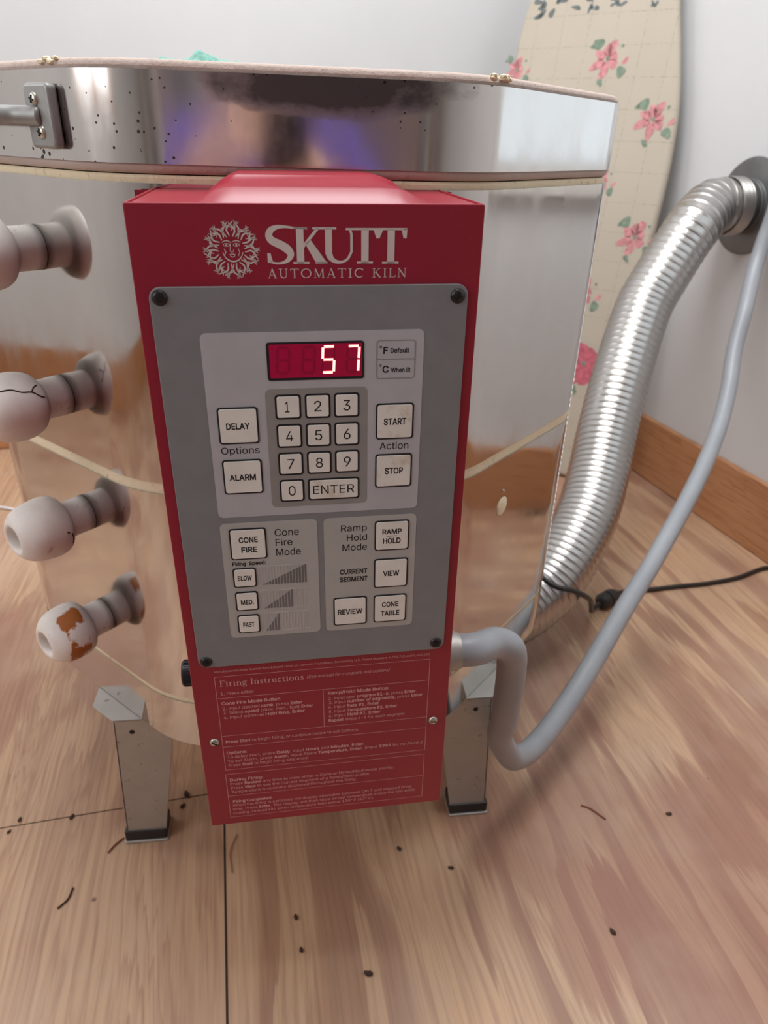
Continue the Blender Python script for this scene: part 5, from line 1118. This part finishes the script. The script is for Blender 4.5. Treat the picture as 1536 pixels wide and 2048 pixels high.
MOT = [(-0.105, 0.917, 0.035, 0), (0.023, 0.799, 0.035, 0), (-0.318, 0.900, 0.026, 0), (0.043, 0.564, 0.035, 0), (-0.061, 0.672, 0.026, 0), (-0.045, 0.432, 0.034, 0), (-0.006, 0.276, 0.048, 1)]
for i, (x, z, s_, r_) in enumerate(MOT): motif(x, z, s_, bool(r_), i)
for i, (x, z, s_) in enumerate(((-0.268, 1.030, 0.034), (-0.222, 1.030, 0.030), (-0.170, 1.025, 0.020), (-0.105, 1.025, 0.020), (-0.030, 1.022, 0.018))): motif(x, z, s_, False, 20 + i, True)

# ================================================================== BITS ON THE FLOOR
rnd = random.Random(3)
BITS = [(-0.153, -0.198, 0.0042), (-0.156, -0.215, 0.003), (-0.345, -0.216, 0.0026), (-0.285, -0.218, 0.003), (-0.352, -0.232, 0.0022), (-0.02, -0.37, 0.0026), (-0.015, -0.405, 0.0024), (0.05, -0.435, 0.0035), (0.10, -0.30, 0.0026), (0.155, -0.33, 0.0026), (0.295, -0.18, 0.0035), (0.44, -0.285, 0.003), (0.31, -0.42, 0.003)]
def bit_mesh():
    bm = BM(); bmesh.ops.create_icosphere(bm, subdivisions=2, radius=1.0)
    for v in bm.verts: v.co *= 1 + rnd.uniform(-0.25, 0.25)
    return bm
proto = None
WHERE = ['dark crumb beside the joint near the left kiln foot', 'small dark crumb just right of the left kiln foot', 'dark speck by the left end of the floor joint', 'reddish crumb on the floor joint left of the kiln foot', 'tiny dark crumb at the far left of the floor', 'tiny dark speck below the middle of the red box', 'tiny speck on the floor front of the red box, nearest the joint', 'slender dark crumb at the bottom middle of the floor', 'tiny crumb under the right corner of the red box', 'small crumb in front of the right kiln foot', 'dark crumb on the floor below the grey conduit', 'dark crumb on the right part of the floor', 'small crumb at the lower right of the floor']
for (x, y, r), lb_ in zip(BITS, WHERE):
    if proto is None:
        bm = bit_mesh(); o = obj('crumb', bm, M['debris']); proto = o
    else:
        o = proto.copy(); COL.objects.link(o)
    o.location = (x, y, r * 0.35 + 0.0003); o.scale = (r * 1.2, r * 0.75, r * 0.5); o.rotation_euler = (0, 0, rnd.uniform(0, 3))
    tag(o, lb_, 'crumb', 'crumbs on the floor')
SH = [([(-0.232, -0.272), (-0.226, -0.262), (-0.218, -0.254)], 'short red wood shaving on the floor left of the kiln foot'), ([(-0.270, -0.335), (-0.262, -0.325), (-0.260, -0.312)], 'dark bent shaving at the lower left of the floor'),
      ([(0.335, -0.262), (0.345, -0.268), (0.358, -0.285)], 'curled brown shaving on the floor right of the kiln'), ([(-0.088, -0.262), (-0.094, -0.285), (-0.090, -0.312)], 'thin brown hair curling out under the red box')]
for i, (P_, lb_) in enumerate(SH):
    bm = BM(); tube(bm, smooth_path([(a, b, 0.0014) for a, b in P_], 6), 0.0010 if i < 3 else 0.0005, 6)
    tag(obj('wood_shaving' if i < 3 else 'hair', bm, M['shaving'] if i != 1 else M['debris'], None, smooth=True), lb_, 'debris')

# ================================================================== THE PHOTOGRAPHER (seen in the polished steel)
per = empty('person', (-0.05, -1.35, 0.0), 'person kneeling in a purple jumper and jeans, holding up a phone', 'person')
def skin(name, verts, edges, mat, k=1.0, sub=1):
    me = bpy.data.meshes.new(name); me.from_pydata([v[0] for v in verts], edges, [])
    o = bpy.data.objects.new(name, me); COL.objects.link(o); o.parent = per; me.materials.append(mat)
    md = o.modifiers.new('skin', 'SKIN'); md.use_smooth_shade = True
    for d_, v in zip(me.skin_vertices[0].data, verts): d_.radius = (v[1] * k, (v[2] if len(v) > 2 else v[1]) * k)
    me.skin_vertices[0].data[0].use_root = True
    if sub: o.modifiers.new('sub', 'SUBSURF').levels = sub; o.modifiers['sub'].render_levels = sub
    return o
TR = [((0, -0.04, 0.30), 0.15, 0.12), ((0, -0.01, 0.44), 0.13, 0.10), ((0, 0.06, 0.60), 0.15, 0.11), ((0, 0.10, 0.72), 0.12, 0.09), ((0, 0.13, 0.80), 0.055), ((0, 0.15, 0.86), 0.052), ((0, 0.16, 0.93), 0.085, 0.095), ((0, 0.16, 1.01), 0.075, 0.085)]
TE = [(i, i + 1) for i in range(7)]
BV = list(TR); BE = list(TE)
JV = TR[:5]; JV = [TR[1], TR[0], TR[2], TR[3], TR[4]]; JE = [(0, 1), (0, 2), (2, 3), (3, 4)]
LV = [TR[0]]; LE = []
for sg in (-1, 1):
    arm = [((sg * 0.17, 0.09, 0.70), 0.060), ((sg * 0.235, 0.18, 0.58), 0.046), ((sg * 0.25, 0.24, 0.50), 0.044), ((sg * 0.17, 0.36, 0.58), 0.038), ((sg * 0.10, 0.44, 0.665), 0.028)]
    n = len(BV); BV += arm; BE += [(3, n)] + [(n + i, n + i + 1) for i in range(4)]
    hand = [((sg * 0.085, 0.455, 0.69), 0.030, 0.016)]
    h = len(BV); BV += hand; BE.append((n + 4, h))
    for i, (dx, L_) in enumerate(((0, 0.066), (0, 0.074), (0, 0.070), (0, 0.056))):
        z = 0.715 - 0.020 * i; f0 = len(BV)
        BV += [((sg * 0.078, 0.462, z), 0.0085), ((sg * (0.080 - L_ * 0.35), 0.468, z + 0.006), 0.008), ((sg * (0.080 - L_ * 0.75), 0.462, z + 0.008), 0.007)]
        BE += [(h, f0), (f0, f0 + 1), (f0 + 1, f0 + 2)]
    f0 = len(BV); BV += [((sg * 0.080, 0.440, 0.712), 0.011), ((sg * 0.066, 0.432, 0.735), 0.009), ((sg * 0.050, 0.436, 0.752), 0.008)]; BE += [(h, f0), (f0, f0 + 1), (f0 + 1, f0 + 2)]
    n = len(JV); JV += arm; JE += [(3, n)] + [(n + i, n + i + 1) for i in range(4)]
    lg_ = [((sg * 0.10, 0.02, 0.26), 0.085), ((sg * 0.13, 0.20, 0.17), 0.075), ((sg * 0.14, 0.34, 0.085), 0.060), ((sg * 0.14, 0.24, 0.062), 0.050), ((sg * 0.13, 0.02, 0.060), 0.050), ((sg * 0.12, -0.16, 0.050), 0.036)]
    n = len(LV); LV += lg_; LE += [(0, n)] + [(n + i, n + i + 1) for i in range(5)]
    n = len(BV); BV += lg_ + [((sg * 0.12, -0.27, 0.035), 0.032)]; BE += [(0, n)] + [(n + i, n + i + 1) for i in range(6)]
M['skin'] = plain('skin', srgb(214, 168, 146), 0.5, 0, 0.03); M['purple'] = plain('purple knit', srgb(104, 84, 152), 0.9, 0, 0.1, 120)
M['jeans'] = plain('blue denim', srgb(70, 84, 112), 0.9, 0, 0.1, 120); M['hair'] = plain('dark hair', srgb(58, 46, 42), 0.6, 0, 0.15, 80)
skin('body', BV, BE, M['skin'], 0.92)
skin('jumper', JV, JE, M['purple'], 1.14); skin('jeans', LV, LE, M['jeans'], 1.10)
bm = BM(); bmesh.ops.create_uvsphere(bm, u_segments=24, v_segments=14, radius=1.0)
bmesh.ops.delete(bm, geom=[v for v in bm.verts if v.co.y > 0.45 and v.co.z < 0.35], context='VERTS')
bm.transform(Matrix.Translation((0, 0.145, 0.955)) @ Matrix.Diagonal((0.100, 0.112, 0.135, 1)))
o = obj('hair', bm, M['hair'], per, smooth=True); md = o.modifiers.new('solid', 'SOLIDIFY'); md.thickness = 0.012
bm = BM()
for sg in (-1, 1): bmesh.ops.create_uvsphere(bm, u_segments=12, v_segments=8, radius=0.011, matrix=Matrix.Translation((sg * 0.032, 0.243, 0.955)))
obj('eyes', bm, M['ink'], per, smooth=True)
bm = BM(); lathe(bm, [(0, 0.03), (0.006, 0.022), (0.013, 0.0), (0, -0.004)], 12, align((0, 0.245, 0.925), (0, 1, -0.25))); obj('nose', bm, M['skin'], per, smooth=True)
# phone in the hands
fwd = Vector((0.1211, 0.8774, -0.4642)); ctr = Vector((-0.0053, -0.84, 0.7304)) - fwd * 0.020
bm = BM(); prism(bm, rrect(-0.037, 0.037, -0.11, 0.045, 0.009), -0.004, 0.004)
ph = obj('phone', bm, M['blackplastic'], None, bevel=0.0015); ph.matrix_world = align(ctr, fwd) @ Matrix.Rotation(math.radians(-90), 4, 'X')
tag(ph, 'black phone held up in both hands by the kneeling person', 'phone')
